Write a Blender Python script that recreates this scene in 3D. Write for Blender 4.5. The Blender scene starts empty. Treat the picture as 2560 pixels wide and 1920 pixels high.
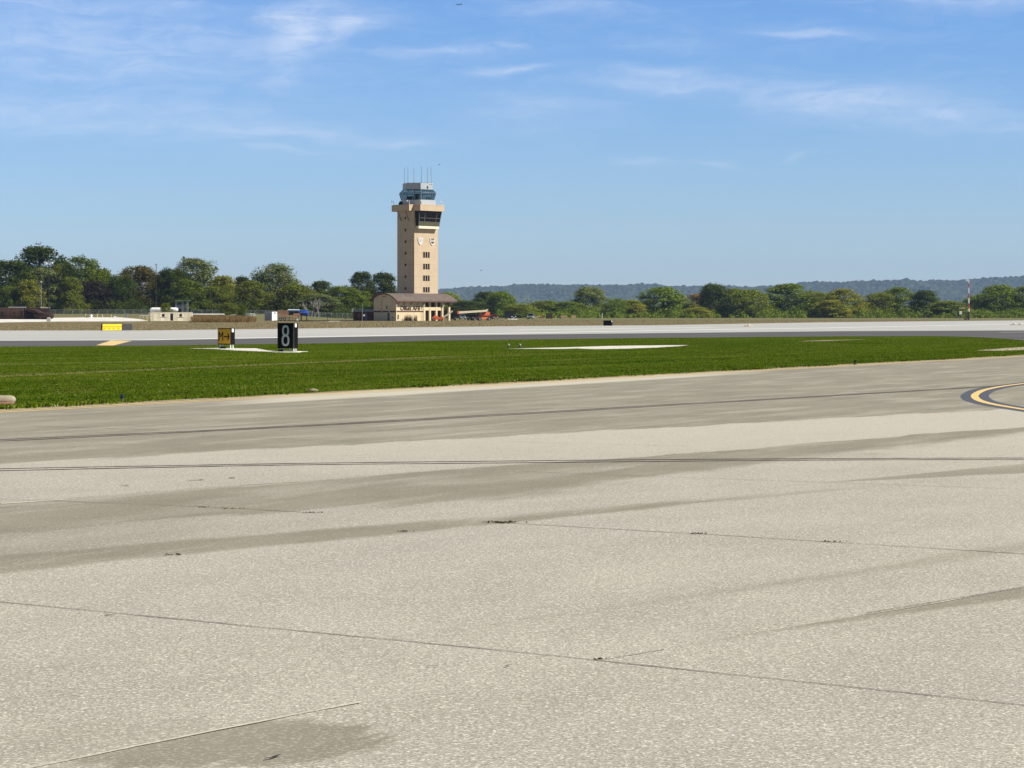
import bpy, bmesh, math, random
import numpy as np
from mathutils import Vector, Matrix

random.seed(7)
RNG = np.random.default_rng(7)
scene = bpy.context.scene
COL = scene.collection

# ------------------------------------------------------------------ camera
CAM_H = 1.85
F = 5690.0            # focal length in pixels of the 2560-wide photograph
HOR = 784.0           # horizon row
CX = 1280.0
cam = bpy.data.cameras.new('camera')
camo = bpy.data.objects.new('camera', cam)
COL.objects.link(camo)
camo.location = (0, 0, CAM_H)
camo.rotation_euler = (math.radians(90), 0, 0)
cam.sensor_width = 36.0
cam.lens = F / 2560 * 36.0
cam.shift_y = -(960 - HOR) / 2560
cam.clip_start = 0.1
cam.clip_end = 60000
scene.camera = camo

# ------------------------------------------------------------------ light
SUN_AZ = math.radians(-14)     # from +X towards +Y
SUN_EL = math.radians(43)
sun = bpy.data.lights.new('sun', 'SUN')
sun.energy = 4.6
sun.angle = math.radians(0.5)
sun.color = (1.0, 0.955, 0.88)
suno = bpy.data.objects.new('sun', sun)
COL.objects.link(suno)
sd = Vector((math.cos(SUN_AZ) * math.cos(SUN_EL), math.sin(SUN_AZ) * math.cos(SUN_EL), math.sin(SUN_EL)))
suno.rotation_euler = sd.to_track_quat('Z', 'Y').to_euler()
suno.location = (200, 0, 200)

scene.view_settings.view_transform = 'Standard'
scene.view_settings.look = 'None'
scene.view_settings.gamma = 1
scene.view_settings.exposure = 0.55
scene.cycles.max_bounces = 8
scene.cycles.transparent_max_bounces = 24
scene.cycles.volume_bounces = 1


# ------------------------------------------------------------------ node helpers
class NT:
    def __init__(s, nt):
        s.nt = nt
        s.x = 0

    def n(s, t, **kw):
        nd = s.nt.nodes.new(t)
        s.x += 1
        nd.location = (s.x * 40, (s.x % 7) * -60)
        for k, v in kw.items():
            setattr(nd, k, v)
        return nd

    def put(s, sock, v):
        if isinstance(v, bpy.types.NodeSocket):
            s.nt.links.new(v, sock)
        elif v is not None:
            if sock.type == 'RGBA' and len(v) == 3:
                v = (*v, 1)
            sock.default_value = v

    def m(s, op, a, b=None, c=None, clamp=False):
        nd = s.n('ShaderNodeMath', operation=op, use_clamp=clamp)
        s.put(nd.inputs[0], a)
        if b is not None:
            s.put(nd.inputs[1], b)
        if c is not None:
            s.put(nd.inputs[2], c)
        return nd.outputs[0]

    def add(s, a, b): return s.m('ADD', a, b)
    def sub(s, a, b): return s.m('SUBTRACT', a, b)
    def mul(s, a, b): return s.m('MULTIPLY', a, b)

    def smooth(s, v, lo, hi, a=0.0, b=1.0):
        nd = s.n('ShaderNodeMapRange', interpolation_type='SMOOTHSTEP')
        s.put(nd.inputs[0], v)
        s.put(nd.inputs[1], lo); s.put(nd.inputs[2], hi)
        s.put(nd.inputs[3], a); s.put(nd.inputs[4], b)
        return nd.outputs[0]

    def mix(s, f, a, b, mode='MIX'):
        nd = s.n('ShaderNodeMix', data_type='RGBA', blend_type=mode)
        s.put(nd.inputs[0], f)
        s.put(nd.inputs[6], a)
        s.put(nd.inputs[7], b)
        return nd.outputs[2]

    def noise(s, vec, scale, detail=2.0, rough=0.5, dist=0.0):
        nd = s.n('ShaderNodeTexNoise')
        if vec is not None:
            s.put(nd.inputs['Vector'], vec)
        nd.inputs['Scale'].default_value = scale
        nd.inputs['Detail'].default_value = detail
        nd.inputs['Roughness'].default_value = rough
        nd.inputs['Distortion'].default_value = dist
        return nd.outputs['Fac']

    def mapping(s, vec, scale=(1, 1, 1), rot=(0, 0, 0), loc=(0, 0, 0)):
        nd = s.n('ShaderNodeMapping')
        s.put(nd.inputs['Vector'], vec)
        nd.inputs['Scale'].default_value = scale
        nd.inputs['Rotation'].default_value = rot
        nd.inputs['Location'].default_value = loc
        return nd.outputs[0]

    def pos(s):
        return s.n('ShaderNodeNewGeometry').outputs['Position']

    def obj(s):
        return s.n('ShaderNodeTexCoord').outputs['Object']

    def island(s):
        return s.n('ShaderNodeNewGeometry').outputs['Random Per Island']

    def bump(s, h, strength, dist):
        nd = s.n('ShaderNodeBump')
        s.put(nd.inputs['Height'], h)
        nd.inputs['Strength'].default_value = strength
        nd.inputs['Distance'].default_value = dist
        return nd.outputs[0]


def new_mat(name):
    m = bpy.data.materials.new(name)
    m.use_nodes = True
    nt = m.node_tree
    b = nt.nodes.get('Principled BSDF')
    return m, NT(nt), b


def mat(name, col, rough=0.7, metal=0.0, var=0.15, scale=1.5, spec=0.3, bump=0.0, bscale=20.0, grime=None):
    m, t, b = new_mat(name)
    o = t.obj()
    nz = t.noise(o, scale, 4, 0.6)
    nz2 = t.noise(o, scale * 9, 3, 0.6)
    f = t.add(t.mul(nz, 0.7), t.mul(nz2, 0.3))
    k = t.smooth(f, 0.3, 0.7, 1 - var, 1 + var)
    vm = t.n('ShaderNodeVectorMath', operation='SCALE')
    vm.inputs[0].default_value = col
    t.put(vm.inputs['Scale'], k)
    c = vm.outputs[0]
    if grime:
        st = t.noise(t.mapping(o, (2.2, 2.2, 0.18)), 1.2, 4, 0.65)
        c = t.mix(t.smooth(st, 0.52, 0.75, 0, 0.55), c, grime)
    t.put(b.inputs['Base Color'], c)
    b.inputs['Roughness'].default_value = rough
    b.inputs['Metallic'].default_value = metal
    b.inputs['Specular IOR Level'].default_value = spec
    if bump:
        t.put(b.inputs['Normal'], t.bump(t.noise(o, bscale, 4, 0.6), 0.6, bump))
    return m


# ------------------------------------------------------------------ world
w = bpy.data.worlds.new('World')
scene.world = w
w.use_nodes = True
wt = NT(w.node_tree)
bg = w.node_tree.nodes['Background']
sky = wt.n('ShaderNodeTexSky', sky_type='NISHITA')
sky.sun_disc = False
sky.sun_elevation = SUN_EL
sky.sun_rotation = math.pi / 2 - SUN_AZ
sky.altitude = 300
sky.air_density = 1.0
sky.dust_density = 0.2
sky.ozone_density = 2.0
dirv = wt.n('ShaderNodeTexCoord').outputs['Generated']
sx = wt.n('ShaderNodeSeparateXYZ')
wt.put(sx.inputs[0], dirv)
az = wt.mul(wt.m('ARCTAN2', sx.outputs[0], sx.outputs[1]), F)
el = wt.mul(wt.m('ARCSINE', sx.outputs[2]), F)
# within the view: deeper blue with height, paler towards the horizon
tint = wt.mix(wt.smooth(el, 0, 330), (0.70, 0.88, 1.22), (0.67, 0.86, 1.21))
tint = wt.mix(wt.smooth(el, 250, 850), tint, (0.57, 0.83, 1.27))
tint = wt.mix(wt.smooth(el, 830, 1700), tint, (0.26, 0.21, 0.17))  # above the view the sky is dimmed and neutralised to weaken fill light
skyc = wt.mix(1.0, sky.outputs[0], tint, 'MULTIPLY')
cm = wt.n('ShaderNodeCombineXYZ')
wt.put(cm.inputs[0], az); wt.put(cm.inputs[1], el)
cv = cm.outputs[0]
CL = [  # px, py, half width, half height, tilt, strength
    (220, 120, 480, 105, 0.05, 0.46), (120, 30, 300, 45, 0.08, 0.40), (750, 88, 100, 48, -0.05, 1.0), (710, 160, 50, 60, 0.1, 0.55),
    (860, 78, 90, 26, -0.15, 0.85), (600, 130, 130, 40, -0.1, 0.35), (1130, 132, 190, 10, 0.0, 0.42), (1290, 120, 60, 8, 0.1, 0.5),
    (1280, 178, 95, 11, -0.08, 0.5), (1690, 212, 170, 20, 0.02, 0.65), (1660, 192, 110, 14, 0.08, 0.6), (2150, 270, 300, 34, 0.13, 0.62),
    (2330, 298, 110, 12, 0.12, 0.65), (1330, 280, 180, 42, 0.02, 0.26), (300, 300, 480, 44, 0.06, 0.48), (720, 338, 280, 14, 0.05, 0.5),
    (1000, 358, 110, 8, 0.03, 0.45), (2000, 92, 130, 13, 0.04, 0.5), (2420, 20, 220, 20, 0.06, 0.5), (2560, 335, 180, 14, 0.03, 0.45),
    (1790, 408, 45, 6, 0.03, 0.3), (1600, 402, 80, 7, 0.08, 0.22), (420, 15, 110, 18, 0.2, 0.35), (1420, 22, 170, 22, 0.05, 0.3),
    (1690, 110, 140, 18, 0.0, 0.2), (700, 375, 130, 7, 0.04, 0.35), (340, 172, 60, 8, 0.0, 0.5), (2000, 395, 30, 5, -.3, 0.3)]
warp = wt.n('ShaderNodeTexNoise')
wt.put(warp.inputs['Vector'], wt.mapping(cv, (0.004, 0.012, 1)))
warp.inputs['Scale'].default_value = 1.0
warp.inputs['Detail'].default_value = 3
wv = wt.n('ShaderNodeVectorMath', operation='SUBTRACT')
wt.put(wv.inputs[0], warp.outputs['Color']); wv.inputs[1].default_value = (0.5, 0.5, 0.5)
wv2 = wt.n('ShaderNodeVectorMath', operation='MULTIPLY')
wt.put(wv2.inputs[0], wv.outputs[0]); wv2.inputs[1].default_value = (200, 75, 0)
wv3 = wt.n('ShaderNodeVectorMath', operation='ADD')
wt.put(wv3.inputs[0], cv); wt.put(wv3.inputs[1], wv2.outputs[0])
sw = wt.n('ShaderNodeSeparateXYZ')
wt.put(sw.inputs[0], wv3.outputs[0])
cover = None
for (px, py, hw, hh, tl, stg) in CL:
    dx = wt.sub(sw.outputs[0], px - CX)
    dy = wt.add(wt.sub(sw.outputs[1], HOR - py), wt.mul(dx, tl))
    r2 = wt.add(wt.m('POWER', wt.mul(dx, 1 / (hw * 1.1)), 2.0), wt.m('POWER', wt.mul(dy, 1 / (hh * 1.3)), 2.0))
    g = wt.mul(wt.m('EXPONENT', wt.mul(r2, -1.0)), stg)
    cover = g if cover is None else wt.m('MAXIMUM', cover, g)
st1 = wt.noise(wt.mapping(wv3.outputs[0], (0.0042, 0.030, 1), (0, 0, 0.04)), 1.0, 6, 0.62, 0.6)
st2 = wt.noise(wt.mapping(wv3.outputs[0], (0.012, 0.02, 1), (0, 0, -0.5)), 1.0, 6, 0.65, 0.8)
stk = wt.add(wt.mul(st1, 0.65), wt.mul(st2, 0.35))
dens = wt.mul(cover, wt.smooth(stk, 0.30, 0.64, 0.30, 1.0))
veil = wt.mul(wt.smooth(stk, 0.45, 0.75), wt.smooth(el, 300, 700, 0.02, 0.12))
dens = wt.m('MINIMUM', wt.add(wt.mul(dens, 0.80), veil), 0.72)
skyc = wt.mix(dens, skyc, (7.0, 7.8, 9.3))
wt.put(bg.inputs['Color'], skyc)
bg.inputs['Strength'].default_value = 0.074


# ------------------------------------------------------------------ mapping photo pixels to the place
def gz(x, y):
    """height of the ground: flat airfield, a low rise towards the woods on the left"""
    m = min(1.0, max(0.0, (-52.0 - x) / 26.0))
    return 0.0067 * min(max(y - 483.0, 0.0), 268.0) * m


def at(px, py, Y):
    return Vector(((px - CX) / F * Y, Y, CAM_H + (HOR - py) / F * Y))


def gp(px, py, z=0.0):
    """where the sight line of a pixel meets the ground"""
    Y = 3.0
    kx = (px - CX) / F
    kz = (py - HOR) / F
    while Y < 4000:
        if CAM_H - kz * Y <= gz(kx * Y, Y):
            break
        Y += max(0.02, Y * 0.0008)
    return Vector((kx * Y, Y, gz(kx * Y, Y) + z))


def base(px, Y):
    x = (px - CX) / F * Y
    return Vector((x, Y, gz(x, Y)))


# ------------------------------------------------------------------ object helpers
def tag(o, label=None, cat=None, group=None, kind=None):
    if label: o['label'] = label
    if cat: o['category'] = cat
    if group: o['group'] = group
    if kind: o['kind'] = kind
    return o


def thing(name, label, cat, loc=(0, 0, 0), rz=0.0, group=None):
    o = bpy.data.objects.new(name, None)
    o.empty_display_size = 0.5
    COL.objects.link(o)
    o.location = loc
    o.rotation_euler = (0, 0, rz)
    return tag(o, label, cat, group)


class MB:
    def __init__(s):
        s.v = []
        s.f = []

    def poly(s, pts):
        i = len(s.v)
        s.v += [tuple(p) for p in pts]
        s.f.append(list(range(i, i + len(pts))))
        return s

    def prism(s, pts, vec):
        """closed prism from polygon pts swept along vec"""
        i = len(s.v)
        n = len(pts)
        vec = Vector(vec)
        P = [Vector(p) for p in pts]
        s.v += [tuple(p) for p in P] + [tuple(p + vec) for p in P]
        s.f.append(list(range(i + n - 1, i - 1, -1)))
        s.f.append(list(range(i + n, i + 2 * n)))
        for k in range(n):
            k2 = (k + 1) % n
            s.f.append([i + k, i + k2, i + n + k2, i + n + k])
        return s

    def box(s, x0, x1, y0, y1, z0, z1):
        return s.prism([(x0, y0, z0), (x1, y0, z0), (x1, y1, z0), (x0, y1, z0)], (0, 0, z1 - z0))

    def loft(s, rings, cap=True):
        i = len(s.v)
        n = len(rings[0])
        for r in rings:
            s.v += [tuple(p) for p in r]
        for k in range(len(rings) - 1):
            for j in range(n):
                j2 = (j + 1) % n
                a = i + k * n
                s.f.append([a + j, a + j2, a + n + j2, a + n + j])
        if cap:
            s.f.append(list(range(i + n - 1, i - 1, -1)))
            e = i + (len(rings) - 1) * n
            s.f.append(list(range(e, e + n)))
        return s

    def tube(s, p, q, r, r2=None, n=8):
        p = Vector(p); q = Vector(q)
        r2 = r if r2 is None else r2
        d = (q - p).normalized()
        u = d.orthogonal().normalized()
        v = d.cross(u)
        R = []
        for c, rr in ((p, r), (q, r2)):
            R.append([c + (u * math.cos(2 * math.pi * k / n) + v * math.sin(2 * math.pi * k / n)) * rr for k in range(n)])
        return s.loft(R)

    def lathe(s, prof, axis='z', n=20, c=(0, 0, 0)):
        c = Vector(c)
        R = []
        for (h, r) in prof:
            ring = []
            for k in range(n):
                a = 2 * math.pi * k / n
                if axis == 'z': p = Vector((r * math.cos(a), r * math.sin(a), h))
                elif axis == 'x': p = Vector((h, r * math.cos(a), r * math.sin(a)))
                else: p = Vector((r * math.sin(a), h, r * math.cos(a)))
                ring.append(c + p)
            R.append(ring)
        return s.loft(R)

    def bar(s, p, q, wd, ht=None):
        """square bar between two points"""
        p = Vector(p); q = Vector(q)
        ht = ht or wd
        d = (q - p).normalized()
        up = Vector((0, 0, 1)) if abs(d.z) < 0.9 else Vector((0, 1, 0))
        u = d.cross(up).normalized() * wd / 2
        v = u.cross(d).normalized() * ht / 2
        return s.loft([[p - u - v, p + u - v, p + u + v, p - u + v], [q - u - v, q + u - v, q + u + v, q - u + v]])

    def build(s, name, m, parent=None, smooth=False):
        me = bpy.data.meshes.new(name)
        me.from_pydata(s.v, [], s.f)
        bm = bmesh.new()
        bm.from_mesh(me)
        bmesh.ops.recalc_face_normals(bm, faces=bm.faces)
        bm.to_mesh(me)
        bm.free()
        me.materials.append(m)
        if smooth:
            for p in me.polygons: p.use_smooth = True
            try:
                me.set_sharp_from_angle(angle=math.radians(40))
            except Exception:
                pass
        o = bpy.data.objects.new(name, me)
        COL.objects.link(o)
        if parent: o.parent = parent
        return o


def box(name, m, parent, *b):
    return MB().box(*b).build(name, m, parent)


def copy_tree(o, parent=None):
    c = o.copy()
    COL.objects.link(c)
    c.parent = parent
    for ch in [x for x in COL.objects if x.parent == o]:
        copy_tree(ch, c)
    return c


def quads_mesh(name, P, m):
    """P: (N,4,3) array of quads -> one mesh"""
    N = len(P)
    me = bpy.data.meshes.new(name)
    me.vertices.add(N * 4)
    me.vertices.foreach_set('co', P.reshape(-1).astype(np.float32))
    me.loops.add(N * 4)
    me.loops.foreach_set('vertex_index', np.arange(N * 4, dtype=np.int32))
    me.polygons.add(N)
    me.polygons.foreach_set('loop_start', np.arange(0, N * 4, 4, dtype=np.int32))
    me.update(calc_edges=True)
    me.materials.append(m)
    return me


def sheet(name, px_pts, z, m, kind='structure', subdiv=0):
    """a ground sheet outlined by photo pixels projected on the ground"""
    pts = [gp(*p, z) if not isinstance(p, Vector) else p for p in px_pts]
    o = MB().poly(pts).build(name, m)
    if kind: o['kind'] = kind
    # make it face up
    me = o.data
    if me.polygons[0].normal.z < 0:
        me.flip_normals()
    return o


def ribbon(name, pts, width, z, m, kind='structure', jitter=0.0):
    """flat strip along ground points"""
    P = [Vector((p[0], p[1], 0)) for p in pts]
    L, R = [], []
    for i, p in enumerate(P):
        d = (P[min(i + 1, len(P) - 1)] - P[max(i - 1, 0)]).normalized()
        n = Vector((-d.y, d.x, 0))
        wd = width * (1 + random.uniform(-jitter, jitter))
        L.append(p + n * wd / 2 + Vector((0, 0, z)))
        R.append(p - n * wd / 2 + Vector((0, 0, z)))
    b = MB()
    for i in range(len(P) - 1):
        b.poly([R[i], R[i + 1], L[i + 1], L[i]])
    o = b.build(name, m)
    for f in o.data.polygons:
        pass
    if o.data.polygons and o.data.polygons[0].normal.z < 0:
        o.data.flip_normals()
    if kind: o['kind'] = kind
    return o


def dense(pts, step):
    out = []
    for a, b in zip(pts[:-1], pts[1:]):
        n = max(1, int((Vector(b) - Vector(a)).length / step))
        for k in range(n):
            out.append(Vector(a).lerp(Vector(b), k / n))
    out.append(Vector(pts[-1]))
    return out


def extend(a, b, da, db):
    d = (b - a).normalized()
    return a - d * da, b + d * db


# ------------------------------------------------------------------ ground materials
RUN_DIR = (gp(2560, 888) - gp(0, 1024)).normalized()       # the airfield's long direction
RUN_ANG = math.atan2(RUN_DIR.y, RUN_DIR.x)


def m_field():
    m, t, b = new_mat('dry_field')
    p = t.pos()
    al = t.mapping(p, (1, 1, 1), (0, 0, -RUN_ANG))
    st = t.mapping(al, (0.012, 0.09, 1))
    n1 = t.noise(st, 1.0, 4, 0.6, 0.4)
    n2 = t.noise(p, 0.35, 5, 0.65)
    n3 = t.noise(p, 3.0, 4, 0.7)
    tan_ = t.mix(t.smooth(n2, 0.35, 0.65), (0.195, 0.155, 0.082), (0.285, 0.235, 0.135))
    grn = t.mix(t.smooth(n2, 0.35, 0.65), (0.13, 0.145, 0.055), (0.20, 0.185, 0.085))
    s = t.n('ShaderNodeSeparateXYZ'); t.put(s.inputs[0], p)
    far = t.mul(t.smooth(s.outputs[1], 560, 660), 0.75)
    f = t.m('MINIMUM', t.add(t.smooth(n1, 0.50, 0.70), far), 1.0)
    c = t.mix(f, tan_, grn)
    c = t.mix(t.smooth(n3, 0.3, 0.7, 0, 0.5), c, t.mix(1.0, c, (0.55, 0.52, 0.48), 'MULTIPLY'))
    t.put(b.inputs['Base Color'], c)
    b.inputs['Roughness'].default_value = 0.95
    b.inputs['Specular IOR Level'].default_value = 0.1
    t.put(b.inputs['Normal'], t.bump(n3, 0.8, 0.15))
    return m


def m_grass(name, blade):
    m, t, b = new_mat(name)
    p = t.pos()
    al = t.mapping(p, (1, 1, 1), (0, 0, -RUN_ANG))
    st = t.mapping(al, (0.05, 0.55, 1))
    n1 = t.noise(st, 1.0, 5, 0.65, 0.5)
    n2 = t.noise(p, 0.12, 4, 0.6)
    n3 = t.noise(p, 1.6, 5, 0.7)
    c = t.mix(t.smooth(n2, 0.35, 0.65), (0.060, 0.104, 0.006), (0.088, 0.134, 0.010))
    c = t.mix(t.smooth(n3, 0.35, 0.75, 0, 0.6), c, (0.120, 0.155, 0.008))
    mow = t.noise(t.mapping(al, (0.02, 1.1, 1)), 1.0, 4, 0.65, 0.3)
    c = t.mix(t.smooth(mow, 0.36, 0.60, 0.85, 0.0), c, t.mix(1.0, c, (0.55, 0.64, 0.7), 'MULTIPLY'))
    c = t.mix(t.smooth(t.noise(p, 0.35, 4, .65), .52, .72, 0, .55), c, (0.135, 0.150, 0.022))
    dry = t.mul(t.smooth(n1, 0.56, 0.70), t.smooth(n3, 0.38, 0.62))
    c = t.mix(t.mul(dry, 0.45), c, (0.24, 0.215, 0.08))
    sxy = t.n('ShaderNodeSeparateXYZ'); t.put(sxy.inputs[0], p)
    for (a_, b_, wd_, x0, x1, k_) in (((0, 941), (840, 904), .75, -40, -1.5, .9), ((0, 911), (300, 906), .8, -40, -9.5, .7), ((640, 915), (1100, 897), .35, -6, 2, .55), ((1180, 955), (1500, 938), .25, -1.5, 3, .5), ((840, 945), (1090, 930), .2, -5, -1, .5), ((1300, 905), (2000, 872), .3, 0, 22, .35)):
        n_, o_ = line_n(a_, b_)
        dd = t.sub(t.add(t.mul(sxy.outputs[0], n_.x), t.mul(sxy.outputs[1], n_.y)), o_)
        dd = t.m('ABSOLUTE', t.add(dd, t.mul(t.sub(n3, .5), 1.6)))
        ln = t.mul(t.smooth(dd, wd_ * 1.1, wd_ * .1), t.mul(t.smooth(sxy.outputs[0], x0, x0 + 2), t.smooth(sxy.outputs[0], x1 - 2, x1, 1, 0)))
        c = t.mix(t.mul(ln, t.mul(t.smooth(t.noise(p, 5.0, 4, .7), .42, .6), k_)), c, (0.33, 0.275, 0.135))
    b.inputs['Specular IOR Level'].default_value = 0.0
    if blade:
        r = t.island()
        c = t.mix(t.smooth(r, 0.0, 1.0, 0.0, 0.55), c, t.mix(1.0, c, (1.5, 1.35, 1.3), 'MULTIPLY'))
        c = t.mix(t.smooth(r, 0.95, 1.0), c, (0.30, 0.27, 0.12))
    else:
        c = t.mix(0.25, c, t.mix(1.0, c, (0.6, 0.58, 0.6), 'MULTIPLY'))
        t.put(b.inputs['Normal'], t.bump(t.noise(p, 14, 4, 0.7), 0.8, 0.06))
    t.put(b.inputs['Base Color'], c)
    b.inputs['Roughness'].default_value = 1.0
    return m


def line_n(a, b):
    """unit normal (towards the camera) and offset of a ground line through two photo pixels"""
    A, B = gp(*a), gp(*b)
    d = (B - A).normalized()
    n = Vector((d.y, -d.x, 0))
    if n.y > 0: n = -n
    return n, n.dot(A)


def m_apron():
    m, t, b = new_mat('weathered_concrete')
    p = t.pos()
    s = t.n('ShaderNodeSeparateXYZ'); t.put(s.inputs[0], p)
    X, Y = s.outputs[0], s.outputs[1]
    al = t.mapping(p, (1, 1, 1), (0, 0, -RUN_ANG))
    wlong = t.noise(t.mapping(al, (0.16, 0.5, 1)), 1.0, 5, 0.62)
    wfine = t.noise(t.mapping(al, (0.7, 2.6, 1)), 1.0, 5, 0.65)
    warp = t.add(t.mul(t.sub(wlong, 0.5), 3.4), t.mul(t.sub(wfine, 0.5), 1.9))

    def d(a, c, wamp=1.0, off=0.0):
        n, o = line_n(a, c)
        v = t.add(t.mul(X, n.x), t.mul(Y, n.y))
        v = t.sub(v, o + off)
        if wamp:
            v = t.add(v, t.mul(warp, wamp))
        return v

    def lim(px0, px1, py):       # soft limits along x at a given row
        Yd = gp(CX, py).y
        return None

    # older slurry-covered bays (smooth, dark) between the exposed, lighter bays
    def sm(v, wdt): return t.smooth(v, -wdt, wdt)
    m1 = sm(t.mul(d((0, 1160), (2560, 1020), 0.55), -1.0), 0.12)
    up2 = sm(d((0, 1259), (1280, 1164), 0.3), 0.08)
    up2b = sm(d((1280, 1160), (2560, 1050), 0.32), 0.1)
    lo2a = sm(t.mul(d((0, 1392), (1280, 1240), 0.55), -1.0), 0.4)
    lo2c = sm(t.mul(d((1280, 1240), (2400, 1150), 0.5), -1.0), 0.3)
    m2a = t.mul(t.m('MINIMUM', up2, up2b), t.m('MINIMUM', lo2a, lo2c))
    m2c = t.mul(t.mul(up2, sm(t.mul(d((0, 1420), (1280, 1300), 0.3), -1.0), 0.2)), t.smooth(t.add(X, t.mul(warp, .5)), -3.6, -0.8, 0.62, 0))
    m2a = t.m('MAXIMUM', m2a, m2c)
    m2b = t.mul(sm(d((0, 1385), (2150, 1222), 0.28), 0.22), sm(t.mul(d((0, 1436), (2150, 1222), 0.14), -1.0), 0.10))
    m6 = t.mul(sm(d((2100, 1204), (2560, 1160), 0.1), 0.08), sm(t.mul(d((2100, 1206), (2560, 1184), 0.1), -1.0), 0.08))
    streak = t.mul(sm(d((1700, 1490), (2500, 1365), 0.10), 0.10), sm(t.mul(d((1700, 1500), (2560, 1380), 0.10), -1.0), 0.10))
    c3 = gp(500, 1850)
    e3 = t.add(t.m('POWER', t.mul(t.sub(X, c3.x), 1 / 0.85), 2.0), t.m('POWER', t.mul(t.add(t.sub(Y, c3.y), t.mul(warp, 0.25)), 1 / 0.62), 2.0))
    e3 = t.add(e3, t.mul(t.sub(t.noise(t.mapping(al, (1.2, 7, 1)), 1.0, 5, .7), .5), 1.7))
    m3 = t.mul(t.smooth(e3, 0.65, 1.1, 1, 0), sm(d((104, 1920), (741, 1791), 0.02), 0.02))
    m3 = t.m('MAXIMUM', m3, t.mul(t.smooth(e3, 0.5, 1.4, 1, 0), 0.35))
    m4 = t.mul(sm(d((2165, 1538), (2560, 1471), 0.0), 0.015), sm(t.mul(d((2150, 1552), (2560, 1496), 0.06), -1.0), 0.07))
    dark = t.m('MAXIMUM', t.mul(m1, 0.97), m2a)
    dark = t.m('MAXIMUM', dark, m2b)
    for k, g in ((m6, 0.9), (streak, 0.5), (m3, 0.95), (m4, 0.95)):
        dark = t.m('MAXIMUM', dark, t.mul(k, g))
    # worn-through islands inside the dark bays
    worn = t.noise(t.mapping(al, (0.22, 1.3, 1), (0, 0, 0), (5, 3, 0)), 1.0, 6, 0.68, 0.3)
    dark = t.mul(dark, t.smooth(worn, 0.45, 0.70, 1.0, 0.58))
    # scrubbed strip along the turf edge
    edge = t.mul(sm(t.mul(d((250, 1034), (1750, 942), 0.12), -1.0), 0.3), t.mul(t.smooth(X, -6.5, -4.5), t.smooth(X, 5, 9, 1, 0)))
    mott = t.noise(t.mapping(al, (0.5, 0.9, 1)), 1.0, 5, 0.6)
    mott2 = t.noise(t.mapping(al, (0.08, 0.25, 1)), 1.0, 3, 0.5)
    light = t.mix(t.smooth(mott, 0.3, 0.7), (0.360, 0.340, 0.292), (0.432, 0.408, 0.352))
    light = t.mix(t.smooth(mott2, 0.4, 0.65, 0, 0.35), light, (0.385, 0.362, 0.335))
    drk = t.mix(t.smooth(mott, 0.3, 0.7), (0.200, 0.186, 0.143), (0.252, 0.234, 0.182))
    farl = t.smooth(Y, 22, 38, 0, 0.8)          # light bays turn paler farther out
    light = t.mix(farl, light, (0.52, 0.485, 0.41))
    c = t.mix(dark, light, drk)
    c = t.mix(t.mul(edge, 0.8), c, (0.58, 0.54, 0.44))
    # exposed aggregate: pale chips and dark pits
    chips = t.noise(p, 46, 3, 0.55)
    chips2 = t.noise(t.mapping(p, (1, 1.3, 1), (0, 0, 0.7)), 21, 3, 0.5)
    pits = t.noise(p, 70, 3, 0.6)
    ag = t.sub(1.0, t.mul(dark, 0.72))
    hi = t.mul(t.m('MAXIMUM', t.smooth(chips, 0.555, 0.63), t.mul(t.smooth(chips2, 0.60, 0.66), 0.8)), ag)
    lo = t.mul(t.smooth(pits, 0.51, 0.40), ag)
    c = t.mix(t.mul(hi, 0.82), c, (0.72, 0.68, 0.575))
    c = t.mix(t.mul(lo, 0.75), c, (0.215, 0.190, 0.145))
    # small dark tar spots
    vo = t.n('ShaderNodeTexVoronoi'); t.put(vo.inputs['Vector'], p); vo.inputs['Scale'].default_value = 1.1
    rnd = t.n('ShaderNodeSeparateColor'); t.put(rnd.inputs[0], vo.outputs['Color'])
    spot = t.mul(t.smooth(t.add(vo.outputs['Distance'], t.mul(t.sub(chips, 0.5), 0.06)), 0.016, 0.026, 1, 0), t.m('GREATER_THAN', rnd.outputs[0], 0.80))
    c = t.mix(t.mul(spot, 0.8), c, (0.05, 0.045, 0.04))
    t.put(b.inputs['Base Color'], c)
    b.inputs['Roughness'].default_value = 0.9
    b.inputs['Specular IOR Level'].default_value = 0.2
    hgt = t.add(t.mul(chips, 0.7), t.mul(chips2, 0.6))
    nb = t.n('ShaderNodeBump')
    t.put(nb.inputs['Height'], hgt)
    t.put(nb.inputs['Strength'], t.mul(ag, 0.5))
    nb.inputs['Distance'].default_value = 0.012
    t.put(b.inputs['Normal'], nb.outputs[0])
    return m


def m_paved(name, c0, c1, jointc=None):
    m, t, b = new_mat(name)
    p = t.pos()
    al = t.mapping(p, (1, 1, 1), (0, 0, -RUN_ANG + 0.02))
    n1 = t.noise(t.mapping(al, (0.008, 0.45, 1)), 1.0, 4, 0.6)
    n2 = t.noise(t.mapping(al, (0.05, 0.3, 1)), 1.0, 5, 0.6)
    n3 = t.noise(p, 5, 3, 0.6)
    f = t.add(t.mul(n1, 0.55), t.add(t.mul(n2, 0.3), t.mul(n3, 0.15)))
    c = t.mix(t.smooth(f, 0.36, 0.64), c0, c1)
    t.put(b.inputs['Base Color'], c)
    b.inputs['Roughness'].default_value = 0.85
    b.inputs['Specular IOR Level'].default_value = 0.25
    return m


def m_paint(name, col, chip, amount=0.5):
    m, t, b = new_mat(name)
    p = t.pos()
    n = t.noise(p, 9, 5, 0.7)
    n2 = t.noise(p, 60, 3, 0.6)
    f = t.smooth(t.add(t.mul(n, 0.6), t.mul(n2, 0.4)), 0.55, 0.7, 0, amount)
    t.put(b.inputs['Base Color'], t.mix(f, col, chip))
    b.inputs['Roughness'].default_value = 0.7
    return m


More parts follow.
